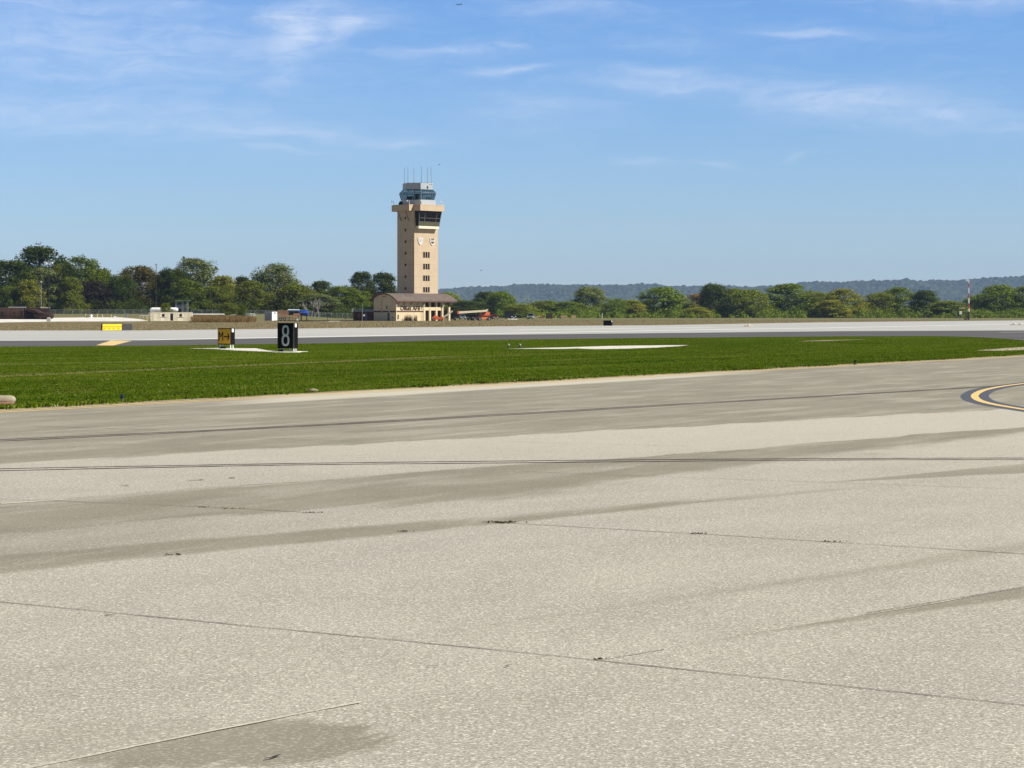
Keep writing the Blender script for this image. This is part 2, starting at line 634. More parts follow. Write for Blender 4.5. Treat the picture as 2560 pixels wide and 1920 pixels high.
M = {}
M['field'] = m_field()
M['turf'] = m_grass('mown_turf', False)
M['blade'] = m_grass('grass_blades', True)
M['apron'] = m_apron()
M['runway'] = m_paved('pale_concrete', (0.375, 0.375, 0.355), (0.47, 0.47, 0.445))
M['asphalt'] = m_paved('grey_asphalt', (0.085, 0.083, 0.080), (0.118, 0.115, 0.110))
M['white_line'] = m_paint('white_paint', (0.80, 0.79, 0.76), (0.5, 0.49, 0.46), 0.5)
M['yellow_line'] = m_paint('yellow_paint', (0.76, 0.54, 0.20), (0.42, 0.34, 0.2), 0.5)
M['yellow_faded'] = m_paint('faded_yellow_paint', (0.70, 0.52, 0.23), (0.40, 0.36, 0.29), 0.9)
M['black_line'] = m_paint('black_paint', (0.075, 0.085, 0.115), (0.13, 0.125, 0.13), 0.7)
M['rubber'] = m_paint('rubber_mark', (0.060, 0.045, 0.036), (0.20, 0.175, 0.145), 0.6)
M['joint'] = m_paint('joint_sealant', (0.028, 0.024, 0.02), (0.22, 0.195, 0.155), 0.5)
M['jointpale'] = m_paint('pale_joint', (0.62, 0.585, 0.46), (0.34, 0.31, 0.26), 1.0)
M['gravel'] = mat('white_gravel', (0.66, 0.64, 0.58), 0.95, var=0.25, scale=0.3, bump=0.08, bscale=3)
M['padwhite'] = mat('pale_pad', (0.64, 0.61, 0.53), 0.9, var=0.2, scale=1.2, bump=0.02, bscale=12)


# ------------------------------------------------------------------ ground, runway, apron
def ground_mesh():
    xs = np.unique(np.concatenate([np.linspace(-6400, -400, 15), np.linspace(-400, -90, 32), np.linspace(-90, 0, 31), np.linspace(0, 400, 11), np.linspace(400, 6400, 15)]))
    ys = np.unique(np.concatenate([np.linspace(-300, 440, 20), np.linspace(440, 780, 69), np.linspace(780, 1400, 20), np.linspace(1400, 13800, 22)]))
    b = MB()
    for y in ys:
        for x in xs:
            b.v.append((x, y, gz(x, y)))
    n = len(xs)
    for j in range(len(ys) - 1):
        for i in range(n - 1):
            b.f.append([j * n + i, j * n + i + 1, (j + 1) * n + i + 1, (j + 1) * n + i])
    o = b.build('ground', M['field'])
    o['kind'] = 'structure'


ground_mesh()
ea, eb = gp(0, 1024), gp(2560, 888)              # edge of the apron
e0, e1 = extend(ea, eb, 260, 420)
back = Vector((RUN_DIR.y, -RUN_DIR.x, 0)) * 260
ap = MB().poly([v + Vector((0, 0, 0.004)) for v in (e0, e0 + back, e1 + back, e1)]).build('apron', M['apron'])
ap['kind'] = 'structure'

FAR = [(-500, 831), (0, 826.5), (360, 826), (880, 820), (1300, 815.5), (1640, 813.2), (2060, 805.8), (2560, 801), (3100, 798.2)]
MID = [(-500, 855), (0, 852), (360, 851), (880, 842), (1080, 838.7), (1640, 832.8), (2100, 828), (2560, 826), (3100, 824)]
NEAR = [(-500, 874), (0, 867), (360, 864.5), (880, 857.5), (1080, 852), (1333, 848.6), (1640, 844.8), (2100, 841), (2331, 840.3), (2420, 842), (2500, 846), (2560, 851)]


def gpts(L, z=0.0): return [gp(*p, z) for p in L]


rw = gpts(FAR, .004) + gpts(MID, .004)[::-1]
o = MB().poly(rw).build('runway', M['runway']); o['kind'] = 'structure'
if o.data.polygons[0].normal.z < 0: o.data.flip_normals()
# dark asphalt shoulder; at the right it swings round the tip of the turf and joins the apron
tip_end = [gp(2700, 858, .004), gp(2900, 864, .004), gp(2900, 874, .004), gp(3100, 862, .004)]
sh = gpts(MID, .004) + [gp(3100, 866, .004), gp(2900, 868, .004), gp(2700, 858, .004)] + gpts(NEAR, .004)[::-1]
o = MB().poly(sh).build('runway_shoulder', M['asphalt']); o['kind'] = 'structure'
if o.data.polygons[0].normal.z < 0: o.data.flip_normals()
turf = gpts(NEAR, .004) + [gp(2700, 858, .004), gp(2900, 868, .004)] + [eb.lerp(e1, 0.05) + Vector((0, 0, .004)), eb + Vector((0, 0, .004)), ea + Vector((0, 0, .004)), ea.lerp(e0, .2) + Vector((0, 0, .004))]
o = MB().poly(turf).build('turf_strip', M['turf']); o['kind'] = 'structure'
if o.data.polygons[0].normal.z < 0: o.data.flip_normals()
TURF = [(v.x, v.y) for v in turf]

# painted lines on the runway
ribbon('runway_edge_line', gpts([(-500, 854.2), (0, 851.2), (360, 850.2), (880, 840.8), (1080, 837), (1640, 826.5), (2060, 820), (2560, 809.6), (3100, 800)]), 1.9, .012, M['white_line'])
ribbon('runway_edge_line', gpts([(1290, 825.2), (1480, 822.5), (1640, 820.3), (1790, 818.2)]), 1.8, .012, M['white_line'])
ribbon('runway_edge_line', gpts([(2500, 831.5), (2560, 830.5), (2700, 829)]), 0.5, .012, M['white_line'])
sheet('shoulder_stripe', [(240, 863.6), (283, 864.2), (330, 852.4), (277, 851.6)], .010, M['yellow_faded'])
# yellow double edge line of the apron
off = Vector((RUN_DIR.y, -RUN_DIR.x, 0))
ribbon('apron_edge_line', dense([e0 + off * 0.55, e1 + off * 0.55], 6), 0.16, .008, M['yellow_faded'], jitter=.12)
ribbon('apron_edge_line', dense([e0 + off * 0.95, e1 + off * 0.95], 6), 0.16, .008, M['yellow_faded'], jitter=.12)
# soil and straw between turf and concrete
sp = dense([ea.lerp(e0, .15), eb.lerp(e1, .1)], 1.2)
ribbon('turf_verge', [p + off * random.uniform(.02, .22) for p in sp], 0.55, .0065, mat('verge_soil', (0.30, 0.24, 0.15), .95, var=.35, scale=2.5), jitter=.5)

# curved taxi line with dark borders
TX = [(2760, 944), (2660, 951), (2585, 957), (2548, 961), (2500, 967.5), (2462, 975.5), (2446, 982), (2438, 988), (2437, 993), (2443, 999), (2454, 1004), (2478, 1010.5), (2514, 1017), (2560, 1024.5), (2680, 1042), (2900, 1074)]


def spline(P, n=8):
    P = [Vector(p) for p in P]
    out = []
    for i in range(len(P) - 1):
        p0, p1, p2, p3 = P[max(i - 1, 0)], P[i], P[i + 1], P[min(i + 2, len(P) - 1)]
        for k in range(n):
            s_ = k / n
            out.append(0.5 * ((2 * p1) + (-p0 + p2) * s_ + (2 * p0 - 5 * p1 + 4 * p2 - p3) * s_ ** 2 + (-p0 + 3 * p1 - 3 * p2 + p3) * s_ ** 3))
    out.append(P[-1])
    return out


tx = spline(gpts(TX))
ribbon('taxi_line_border', tx, 0.62, .007, M['black_line'])
ribbon('taxi_line', tx, 0.17, .010, M['yellow_line'])

# rubber tyre marks: two slim double tracks
for L, wd in (([(-300, 1112), (0, 1102), (400, 1083.5), (800, 1063.5), (1200, 1041), (1700, 1012), (2200, 983), (2560, 962), (2900, 944)], 0.085),
              ([(-300, 1185), (0, 1176), (400, 1168), (800, 1161), (1280, 1156), (1700, 1152), (2200, 1149), (2560, 1148.5), (3000, 1150)], 0.075)):
    sp_ = spline(gpts(L), 14)
    gap = 0.40 if L[1][1] == 1102 else 0.32
    for s_ in (-1, 1):
        pts = [p + Vector((0, s_ * gap / 2 * (1 + .15 * math.sin(i * .13)), 0)) for i, p in enumerate(sp_)]
        ribbon('tyre_mark', pts, wd, .008, M['rubber'], jitter=.35)


def crack(name, L, wd, m, step=.25, z=.008, jit=.45, wob=.006):
    pts = dense(gpts(L), step)
    pts = [p + Vector((random.uniform(-wob, wob), random.uniform(-wob, wob), 0)) for p in pts]
    ribbon(name, pts, wd, z, m, jitter=jit)


crack('pavement_joint', [(-400, 1466), (0, 1507), (1280, 1632), (2560, 1767.5), (2900, 1803)], .010, M['joint'])
crack('pavement_joint', [(1240, 1308), (1780, 1339), (2560, 1387), (2900, 1407)], .013, M['joint'])
crack('pavement_joint', [(0, 1063.5), (398, 1076)], .02, M['joint'])
crack('pavement_joint', [(0, 1249), (500, 1268), (800, 1285)], .012, M['joint'])
crack('pavement_joint', [(1280, 1180), (1700, 1195), (2100, 1209), (2560, 1225)], .010, M['joint'])
crack('pavement_joint', [(500, 1091), (900, 1105)], .012, M['joint'])
crack('pavement_joint', [(1280, 1105), (1720, 1117)], .014, M['joint'])
crack('pavement_joint', [(1500, 1655), (1660, 1627)], .005, M['joint'])
crack('pavement_joint', [(2165, 1538), (2330, 1510), (2560, 1471.5), (2800, 1430)], .010, M['joint'], z=.012)
crack('pavement_joint', [(60, 1929), (104, 1920), (741, 1791), (900, 1762)], .012, M['jointpale'], z=.012)
crack('pavement_joint', [(2165, 1540), (2330, 1512), (2400, 1500)], .014, M['jointpale'])
crack('worn_line', [(605, 1213.5), (740, 1205.5)], .05, M['jointpale'])
crack('worn_line', [(0, 1261), (175, 1250)], .06, M['jointpale'])
# dark tar spots and a crack on the slab
for L, wd in (([(472, 1203.5), (508, 1201.5)], .05), ([(302, 1215.5), (322, 1216)], .045), ([(573, 1197), (590, 1196.5)], .04), ([(662, 1905), (680, 1902), (700, 1895)], .009),
              ([(1070, 1671.5), (1096, 1671)], .022), ([(1262, 1672), (1280, 1668)], .01), ([(1236, 1307), (1262, 1309.5), (1278, 1309)], .04), ([(1002, 1332), (1016, 1331)], .02), ([(262, 1542), (286, 1542)], .015)):
    crack('tar_spot', L, wd, M['joint'], step=.05, jit=.6, z=.013)

# pale pads
sheet('sign_pad', [(470, 871.6), (540, 870.2), (600, 871), (640, 871), (668, 876.5), (690, 878.2), (760, 878.6), (750, 881.8), (690, 881.4), (660, 879.3), (590, 877), (540, 873)], .010, M['padwhite'])
sheet('turf_pad', [(1268, 872), (1400, 869), (1520, 865.3), (1640, 863.6), (1722, 863), (1700, 866), (1640, 869.5), (1560, 872.4), (1490, 873.4), (1440, 871.5), (1400, 873), (1330, 872.4)], .010, M['padwhite'])
sheet('gravel_pad', [(-300, 796), (0, 795.6), (136, 794.6), (220, 793.6), (300, 793.6), (350, 798), (374, 803), (300, 803.6), (150, 804), (0, 806.3), (-300, 808)], .02, M['gravel'])
sheet('concrete_slab', [(820, 804), (828, 801.5), (858, 801.3), (848, 803.5)], .02, M['padwhite'])
sheet('concrete_slab', [(1268, 798.4), (1272, 796.8), (1296, 797.2), (1292, 799)], .02, M['padwhite'])
sheet('dirt_patch', [(1990, 853.6), (2060, 850.6), (2140, 849.2), (2180, 848.3), (2100, 851.5), (2050, 853.3)], .010, mat('bare_dirt', (.34, .29, .18), .95, var=.3))
sheet('side_strip', [(2440, 876.5), (2500, 871.5), (2570, 867), (2900, 858), (2900, 866), (2570, 874.5), (2500, 877.5)], .010, mat('buff_concrete', (.42, .37, .27), .9, var=.25))
ribbon('side_line', gpts([(2500, 874.8), (2560, 871.6), (2750, 862)]), .3, .014, M['yellow_faded'])

# ------------------------------------------------------------------ grass blades and weeds
def in_poly(x, y, P):
    c = np.zeros(len(x), bool)
    n = len(P)
    for i in range(n):
        x1, y1 = P[i]; x2, y2 = P[(i + 1) % n]
        if y1 == y2: continue
        k = ((y1 > y) != (y2 > y)) & (x < (x2 - x1) * (y - y1) / (y2 - y1) + x1)
        c ^= k
    return c


def blades(n_try, region, h, wd, poly=None, lean=.5):
    """region: function giving (x, y, z) arrays of candidates"""
    x, y, z = region(n_try)
    if poly is not None:
        k = in_poly(x, y, poly)
        x, y, z = x[k], y[k], z[k]
    n = len(x)
    a = RNG.uniform(0, 2 * math.pi, n)
    hh = h * RNG.uniform(.45, 1.25, n)
    ww = wd * RNG.uniform(.6, 1.4, n)
    la = RNG.uniform(0, 2 * math.pi, n)
    ll = hh * RNG.uniform(0, lean, n)
    P = np.zeros((n, 4, 3))
    cx, sx_ = np.cos(a) * ww / 2, np.sin(a) * ww / 2
    P[:, 0] = np.stack([x - cx, y - sx_, z], 1)
    P[:, 1] = np.stack([x + cx, y + sx_, z], 1)
    tx_, ty_ = x + np.cos(la) * ll, y + np.sin(la) * ll
    P[:, 2] = np.stack([tx_ + cx * .3, ty_ + sx_ * .3, z + hh], 1)
    P[:, 3] = np.stack([tx_ - cx * .3, ty_ - sx_ * .3, z + hh], 1)
    return P


def reg_turf(n):
    # as dense near the camera as far away, a little wider than the view
    y = 38 + (205 - 38) * RNG.uniform(0, 1, n) ** 1.15
    x = RNG.uniform(-.27, .27, n) * y
    return x, y, np.full(n, .003)


PB = blades(600000, reg_turf, .024, .024, TURF, lean=1.0)
# thin ragged weeds along the verge
def reg_verge(n):
    s_ = RNG.uniform(-.05, 1.05, n)
    cl = np.sin(s_ * 61) + np.sin(s_ * 23 + 1) + np.sin(s_ * 140) * .6
    k = cl + RNG.normal(0, .7, n) > .9
    s_ = s_[k]
    o_ = RNG.normal(-.15, .18, len(s_))
    x = ea.x + (eb.x - ea.x) * s_ + off.x * o_
    y = ea.y + (eb.y - ea.y) * s_ + off.y * o_
    return x, y, np.full(len(s_), .004)


PV = blades(14000, reg_verge, .055, .05)
# the bare pads stay clear
def px_poly(L): return [(gp(*p).x, gp(*p).y) for p in L]


clear = [px_poly([(470, 871.6), (600, 871), (640, 871), (690, 878.2), (760, 878.6), (750, 881.8), (660, 879.3), (540, 873)]),
         px_poly([(1268, 872), (1400, 869), (1520, 865.3), (1722, 863), (1640, 869.5), (1490, 873.4), (1400, 873)])]
kk = np.ones(len(PB), bool)
for c_ in clear:
    kk &= ~(in_poly(PB[:, 0, 0], PB[:, 0, 1], c_) & (RNG.uniform(0, 1, len(PB)) > .04))
PB = PB[kk]
o = bpy.data.objects.new('grass', quads_mesh('grass', np.concatenate([PB, PV]), M['blade']))
COL.objects.link(o)
tag(o, 'short green mown grass covering the strip between apron and runway', 'grass', kind='stuff')


# little weeds rooted in the joints
jw = []
for px, py, n_, sp_ in ((1248, 1308, 60, .10), (1270, 1309.5, 50, .08), (1743, 1337, 22, .04), (2080, 1357, 24, .05), (1010, 1331.5, 22, .04), (436, 1390, 24, .05), (510, 1271, 14, .04), (582, 1274.5, 18, .06), (785, 1284, 18, .05), (1495, 1653, 14, .02)):
    p_ = gp(px, py)
    x_ = p_.x + RNG.normal(0, sp_, n_); y_ = p_.y + RNG.normal(0, sp_ * .25, n_)
    jw.append(blades(n_, lambda n, x_=x_, y_=y_: (x_, y_, np.full(len(x_), .009)), .010, .014, lean=1.6))
JW = np.concatenate(jw)


def m_leaf(name, c0, c1, c2=None, trans=.22, fall=0.0):
    m, t, b = new_mat(name)
    r = t.island()
    o_ = t.obj()
    oi = t.n('ShaderNodeObjectInfo').outputs['Random']
    n = t.noise(o_, .22, 3, .6)
    c = t.mix(t.smooth(t.add(t.mul(r, .6), t.mul(n, .5)), .25, .85), c0, c1)
    if c2:
        c = t.mix(t.smooth(t.add(n, t.mul(r, .25)), .60, .85), c, c2)
    c = t.mix(t.mul(oi, .2), c, t.mix(1.0, c, (1.25, 1.05, .75), 'MULTIPLY'))
    t.put(b.inputs['Base Color'], c)
    b.inputs['Roughness'].default_value = .75
    b.inputs['Specular IOR Level'].default_value = 0.03
    tr = t.n('ShaderNodeBsdfTranslucent')
    t.put(tr.inputs['Color'], c)
    mx = t.n('ShaderNodeMixShader')
    mx.inputs[0].default_value = trans
    out = m.node_tree.nodes['Material Output']
    t.nt.links.new(b.outputs[0], mx.inputs[1])
    t.nt.links.new(tr.outputs[0], mx.inputs[2])
    t.nt.links.new(mx.outputs[0], out.inputs['Surface'])
    return m


M['weed'] = m_leaf('joint_weed', (.03, .035, .012), (.09, .085, .03))
o = bpy.data.objects.new('joint_weeds', quads_mesh('joint_weeds', JW, M['weed']))
COL.objects.link(o)
tag(o, 'tiny dark weeds rooted in the joints of the concrete apron', 'weeds', kind='stuff')
M['leaf_dark'] = m_leaf('leaf_dark_green', (.052, .078, .010), (.105, .140, .020))
M['leaf_mid'] = m_leaf('leaf_green', (.125, .185, .012), (.220, .285, .030))
M['leaf_olive'] = m_leaf('leaf_olive', (.145, .195, .014), (.260, .305, .038), (.26, .28, .04))
M['leaf_grey'] = m_leaf('leaf_grey_green', (.140, .180, .040), (.26, .30, .11))
M['leaf_yellow'] = m_leaf('leaf_yellow_green', (.20, .225, .016), (.34, .345, .04), (.34, .32, .05))
M['leaf_brown'] = m_leaf('leaf_rust_green', (0.086, 0.091, 0.017), (0.182, 0.169, 0.036), (0.260, 0.163, 0.039))
M['leaf_amber'] = m_leaf('leaf_amber', (.17, .13, .03), (.30, .20, .06), (.36, .22, .06))
M['leaf_dull'] = m_leaf('leaf_dull_brown', (.030, .026, .018), (.060, .046, .030))

# darker copies of the leaf colours for the wood on the left
M['deep_mid'] = m_leaf('deep_mid', (0.081, 0.120, 0.008), (0.143, 0.185, 0.020))
M['deep_olive'] = m_leaf('deep_olive', (0.094, 0.126, 0.009), (0.169, 0.198, 0.025), (0.169, 0.182, 0.026))
M['deep_grey'] = m_leaf('deep_grey', (0.103, 0.132, 0.029), (0.190, 0.219, 0.080))
M['deep_yellow'] = m_leaf('deep_yellow', (0.146, 0.165, 0.012), (0.249, 0.253, 0.029), (0.249, 0.234, 0.037))
M['deep_brown'] = m_leaf('deep_brown', (0.069, 0.073, 0.014), (0.146, 0.135, 0.029), (0.208, 0.130, 0.031))
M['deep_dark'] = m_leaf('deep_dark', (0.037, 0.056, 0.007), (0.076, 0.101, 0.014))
M['bark'] = mat('bark', (.115, .095, .075), .95, var=.3, scale=.8)
M['bark_pale'] = mat('pale_bark', (.40, .38, .33), .9, var=.2, scale=.6)
M['dry_blade'] = m_leaf('dry_tall_grass', (.17, .115, .045), (.32, .225, .10), trans=.2)


# ------------------------------------------------------------------ trees
def leaf_quads(C, Nn, size):
    n = len(C)
    Nn = Nn / np.linalg.norm(Nn, axis=1, keepdims=True)
    h = RNG.normal(size=(n, 3))
    u = np.cross(Nn, h); u /= np.linalg.norm(u, axis=1, keepdims=True)
    v = np.cross(Nn, u)
    s1 = (size * RNG.uniform(.6, 1.4, n))[:, None] / 2
    s2 = s1 * RNG.uniform(.5, .9, n)[:, None]
    return np.stack([C - u * s1, C - v * s2, C + u * s1, C + v * s2], 1)


def crown_mesh(name, H, W, seed, clumps, per, leaf, lo=.1, top=.62, airy=0.0, sq=.8):
    """foliage as leaf clumps spread through the crown's volume"""
    rg = np.random.default_rng(seed)
    out = []
    cents = []
    lob = [(rg.uniform(0, 6.28), rg.uniform(.72, 1.15), rg.uniform(.2, .95)) for _ in range(8)]

    top -= .08

    def env(z):
        if z < top: return .84 + .16 * math.sin(math.pi / 2 * (z - lo) / (top - lo))
        return max(0.0, 1 - ((z - top) / (1.0 - top)) ** 2.0) ** .5

    tries = 0
    while len(cents) < clumps and tries < 40000:
        tries += 1
        z = lo + (1 - lo) * rg.uniform(0, 1)
        cr = rg.uniform(.06, .14) * W
        zc = min(z, 1 - cr * .7 / H)
        e = env(zc)
        if rg.uniform(0, 1) > e + .12: continue
        a = rg.uniform(0, 6.283)
        lobf = 1.0
        for (la, lr, lz) in lob:
            dd = math.cos(a - la)
            if dd > .3 and abs(z - lz) < .3: lobf *= 1 + (lr - 1) * dd
        r = max(0.0, e * lobf * W / 2 - cr * .8) * (rg.uniform(.15, 1.0) ** .42)
        cents.append((np.array([math.cos(a) * r, math.sin(a) * r, zc * H]), cr))
    for (p, cr) in cents:
        n = int(per * 1.3 * rg.uniform(.6, 1.3) * (cr / (.09 * W)) ** 1.5)
        d = rg.normal(size=(n, 3)); d /= np.linalg.norm(d, axis=1, keepdims=True)
        rr = cr * rg.uniform(.5, 1.12 + airy, n)[:, None]
        C = p + d * rr * np.array([1, 1, sq])
        C[:, 2] = np.maximum(C[:, 2], .2)
        Nn = d + rg.normal(size=(n, 3)) * .55 + np.array([0.15, -.12, .22])
        out.append(leaf_quads(C, Nn, leaf))
    # stray twigs that break the outline
    for k in range(26):
        p, cr = cents[rg.integers(len(cents))]
        dirv_ = p - np.array([0, 0, H * .45]); dirv_ /= max(1e-3, np.linalg.norm(dirv_))
        n = 14
        C = p + dirv_ * cr * rg.uniform(.4, .95) + rg.normal(size=(n, 3)) * cr * .25
        C[:, 2] = np.maximum(C[:, 2], .2)
        out.append(leaf_quads(C, rg.normal(size=(n, 3)) + np.array([0, 0, .4]), leaf))
    P = np.concatenate(out)
    P[:, :, 2] = np.maximum(P[:, :, 2], .02)
    return quads_mesh(name, P, M['leaf_mid']), cents


def trunk_mesh(name, H, W, seed, cents, m, r0=None, limbs=9):
    rg = random.Random(seed)
    b = MB()
    r0 = r0 or H * .022
    pts = [Vector((0, 0, -.3)), Vector((rg.uniform(-.2, .2), rg.uniform(-.2, .2), H * .22)), Vector((rg.uniform(-.5, .5), rg.uniform(-.5, .5), H * .5)), Vector((rg.uniform(-.8, .8), rg.uniform(-.8, .8), H * .82))]
    rad = [r0 * 1.25, r0, r0 * .62, r0 * .2]
    for i in range(3):
        b.tube(pts[i], pts[i + 1], rad[i], rad[i + 1], 8)
    for k in range(limbs):
        c, cr = cents[rg.randrange(len(cents))]
        t_ = rg.uniform(.15, .85)
        i = 1 if t_ < .5 else 2
        p = pts[i - 1].lerp(pts[i], min(1, t_ * 1.4 % 1.0)) if i == 1 else pts[1].lerp(pts[2], t_)
        q = Vector(c)
        mid = p.lerp(q, .5) + Vector((rg.uniform(-.4, .4), rg.uniform(-.4, .4), H * .03))
        b.tube(p, mid, r0 * .38, r0 * .24, 6)
        b.tube(mid, q, r0 * .24, r0 * .07, 6)
    me_o = b.build(name, m)
    me = me_o.data
    bpy.data.objects.remove(me_o)
    return me


PROTO = []
specs = [  # H, W, clumps, per, leaf, lo, top, airy
    (16, 14, 150, 75, .50, .03, .50, 0.1), (18, 13, 150, 75, .50, .05, .56, 0.15), (15, 15, 150, 75, .50, .02, .45, 0.1), (20, 13, 150, 72, .54, .06, .60, 0.25),
    (14, 13, 140, 75, .46, .02, .48, 0.1), (16, 12, 140, 75, .48, .03, .52, 0.25), (13, 15, 150, 75, .48, .02, .42, 0.1), (17, 15, 165, 75, .50, .03, .52, 0.2)]
for i, (H, W, cl, per, lf, lo, tp, ai) in enumerate(specs):
    me, cents = crown_mesh('crown', H, W, 100 + i, cl, per, lf * .85, lo, tp, ai)
    tm = trunk_mesh('trunk', H, W, 50 + i, cents, M['bark'])
    zs = np.empty(len(me.vertices) * 3, np.float32); me.vertices.foreach_get('co', zs)
    zs = zs.reshape(-1, 3)
    ext = (float(np.percentile(zs[:, 0], 99.6) - np.percentile(zs[:, 0], .4)), float(np.percentile(zs[:, 2], 99.7)))
    PROTO.append((me, tm, ext))


def tree(px, top, wpx, Y, leaf, label, proto, group, bark=None, name='tree', rot=None, sink=0.0):
    b0 = base(px, Y)
    H = CAM_H + (HOR - top) / F * Y - b0.z
    Wm = wpx / F * Y
    me, tm, ext = PROTO[proto % len(PROTO)]
    root = thing(name, label, 'tree', b0, random.uniform(0, 6.28) if rot is None else rot, group)
    root.location.z -= sink
    sxy, sz = Wm / ext[0], (H + sink) / ext[1]
    for nm, d_, m_ in (('crown', me, M[leaf]), ('trunk', tm, bark or M['bark'])):
        c = bpy.data.objects.new(nm, d_)
        COL.objects.link(c)
        c.parent = root
        c.scale = (sxy, sxy, sz)
        c.material_slots[0].link = 'OBJECT'
        c.material_slots[0].material = m_
    return root


GL = 'trees in the wood on the left'
GR = 'trees in the row on the right'
LEFT = [
    (18, 652, 150, 760, 'leaf_dark', 'dark green tree cut by the left edge behind the rusty fuselage', 3),
    (95, 617, 165, 800, 'leaf_dark', 'tallest dark dome-topped tree of the left wood above the floodlight pole', 1),
    (112, 672, 110, 770, 'leaf_grey', 'grey-green feathery tree in front of the tallest dark tree', 5),
    (70, 700, 80, 745, 'leaf_yellow', 'small yellow-green tree right behind the rusty fuselage', 4),
    (30, 715, 90, 748, 'leaf_mid', 'low green tree behind the left end of the rusty fuselage', 6),
    (150, 664, 100, 785, 'leaf_olive', 'olive tree between the tallest dark tree and the bright green one', 2),
    (208, 643, 135, 770, 'leaf_mid', 'bright green tree with two rounded tops above the yellow bollards', 7),
    (180, 694, 75, 748, 'leaf_olive', 'narrow tree with a yellowing top in front of the bright green tree', 4),
    (252, 672, 95, 790, 'leaf_mid', 'mid green tree sloping down beside the two-topped bright green tree', 0),
    (236, 705, 95, 762, 'leaf_dull', 'dull purple-brown tree deep between bright green ones', 5),
    (305, 690, 90, 765, 'leaf_dark', 'dark tree in the shaded gap left of the tall thin pole', 6),
    (342, 666, 150, 785, 'leaf_brown', 'broad rust-tinged green tree just left of the tall thin pole', 2),
    (398, 690, 80, 800, 'leaf_yellow', 'yellowing tree top just behind the tall thin pole', 5),
    (430, 672, 105, 765, 'leaf_dark', 'dark green tree above the lookout platform and white tank', 0),
    (488, 647, 135, 790, 'leaf_grey', 'tall grey-green tree with an open sunlit top right of the lookout platform', 5),
    (470, 700, 120, 750, 'leaf_mid', 'green tree directly behind the lookout platform', 7),
    (562, 690, 90, 785, 'leaf_yellow', 'tree with a golden top between two tall grey-green trees', 4),
    (605, 692, 70, 815, 'leaf_dark', 'dark tree top peeping out behind the golden one', 1),
    (545, 715, 95, 752, 'leaf_olive', 'olive tree below the golden top beside the slim lamp pole', 6),
    (632, 703, 110, 765, 'leaf_olive', 'broad olive tree above the brown tall grass end', 2),
    (688, 661, 150, 780, 'leaf_grey', 'big spreading pale grey-green tree above the blue tank', 7),
    (742, 712, 120, 760, 'leaf_olive', 'green tree with pale bare limbs above the blue tank end', 6),
    (800, 703, 75, 830, 'leaf_dark', 'dark tree top showing behind the lower wood before the tower', 1),
    (852, 716, 130, 790, 'leaf_mid', 'mid green rounded tree left of the tower behind the chain-link fence', 0),
    (795, 735, 120, 752, 'leaf_grey', 'low grey-green tree with bare white branches behind the fence', 5),
    (903, 680, 78, 850, 'leaf_dark', 'tall dark tree left of the tower, the left one of a close pair', 3),
    (962, 683, 92, 855, 'leaf_dark', 'tall dark tree of a close pair, partly hidden by the tower shaft', 1),
    (905, 728, 85, 800, 'leaf_mid', 'mid green tree at the foot of the tall dark pair', 4),
    (955, 745, 80, 795, 'leaf_dark', 'low dark tree just over the arched roof of the tower annex', 6),
]
for (px, tp, wd, Y, lf, lab, pr) in LEFT:
    tree(px, tp, wd, Y, lf.replace('leaf_', 'deep_') if lf != 'leaf_dull' else lf, lab, pr, GL, M['bark_pale'] if lf == 'leaf_grey' else None, sink=.5)
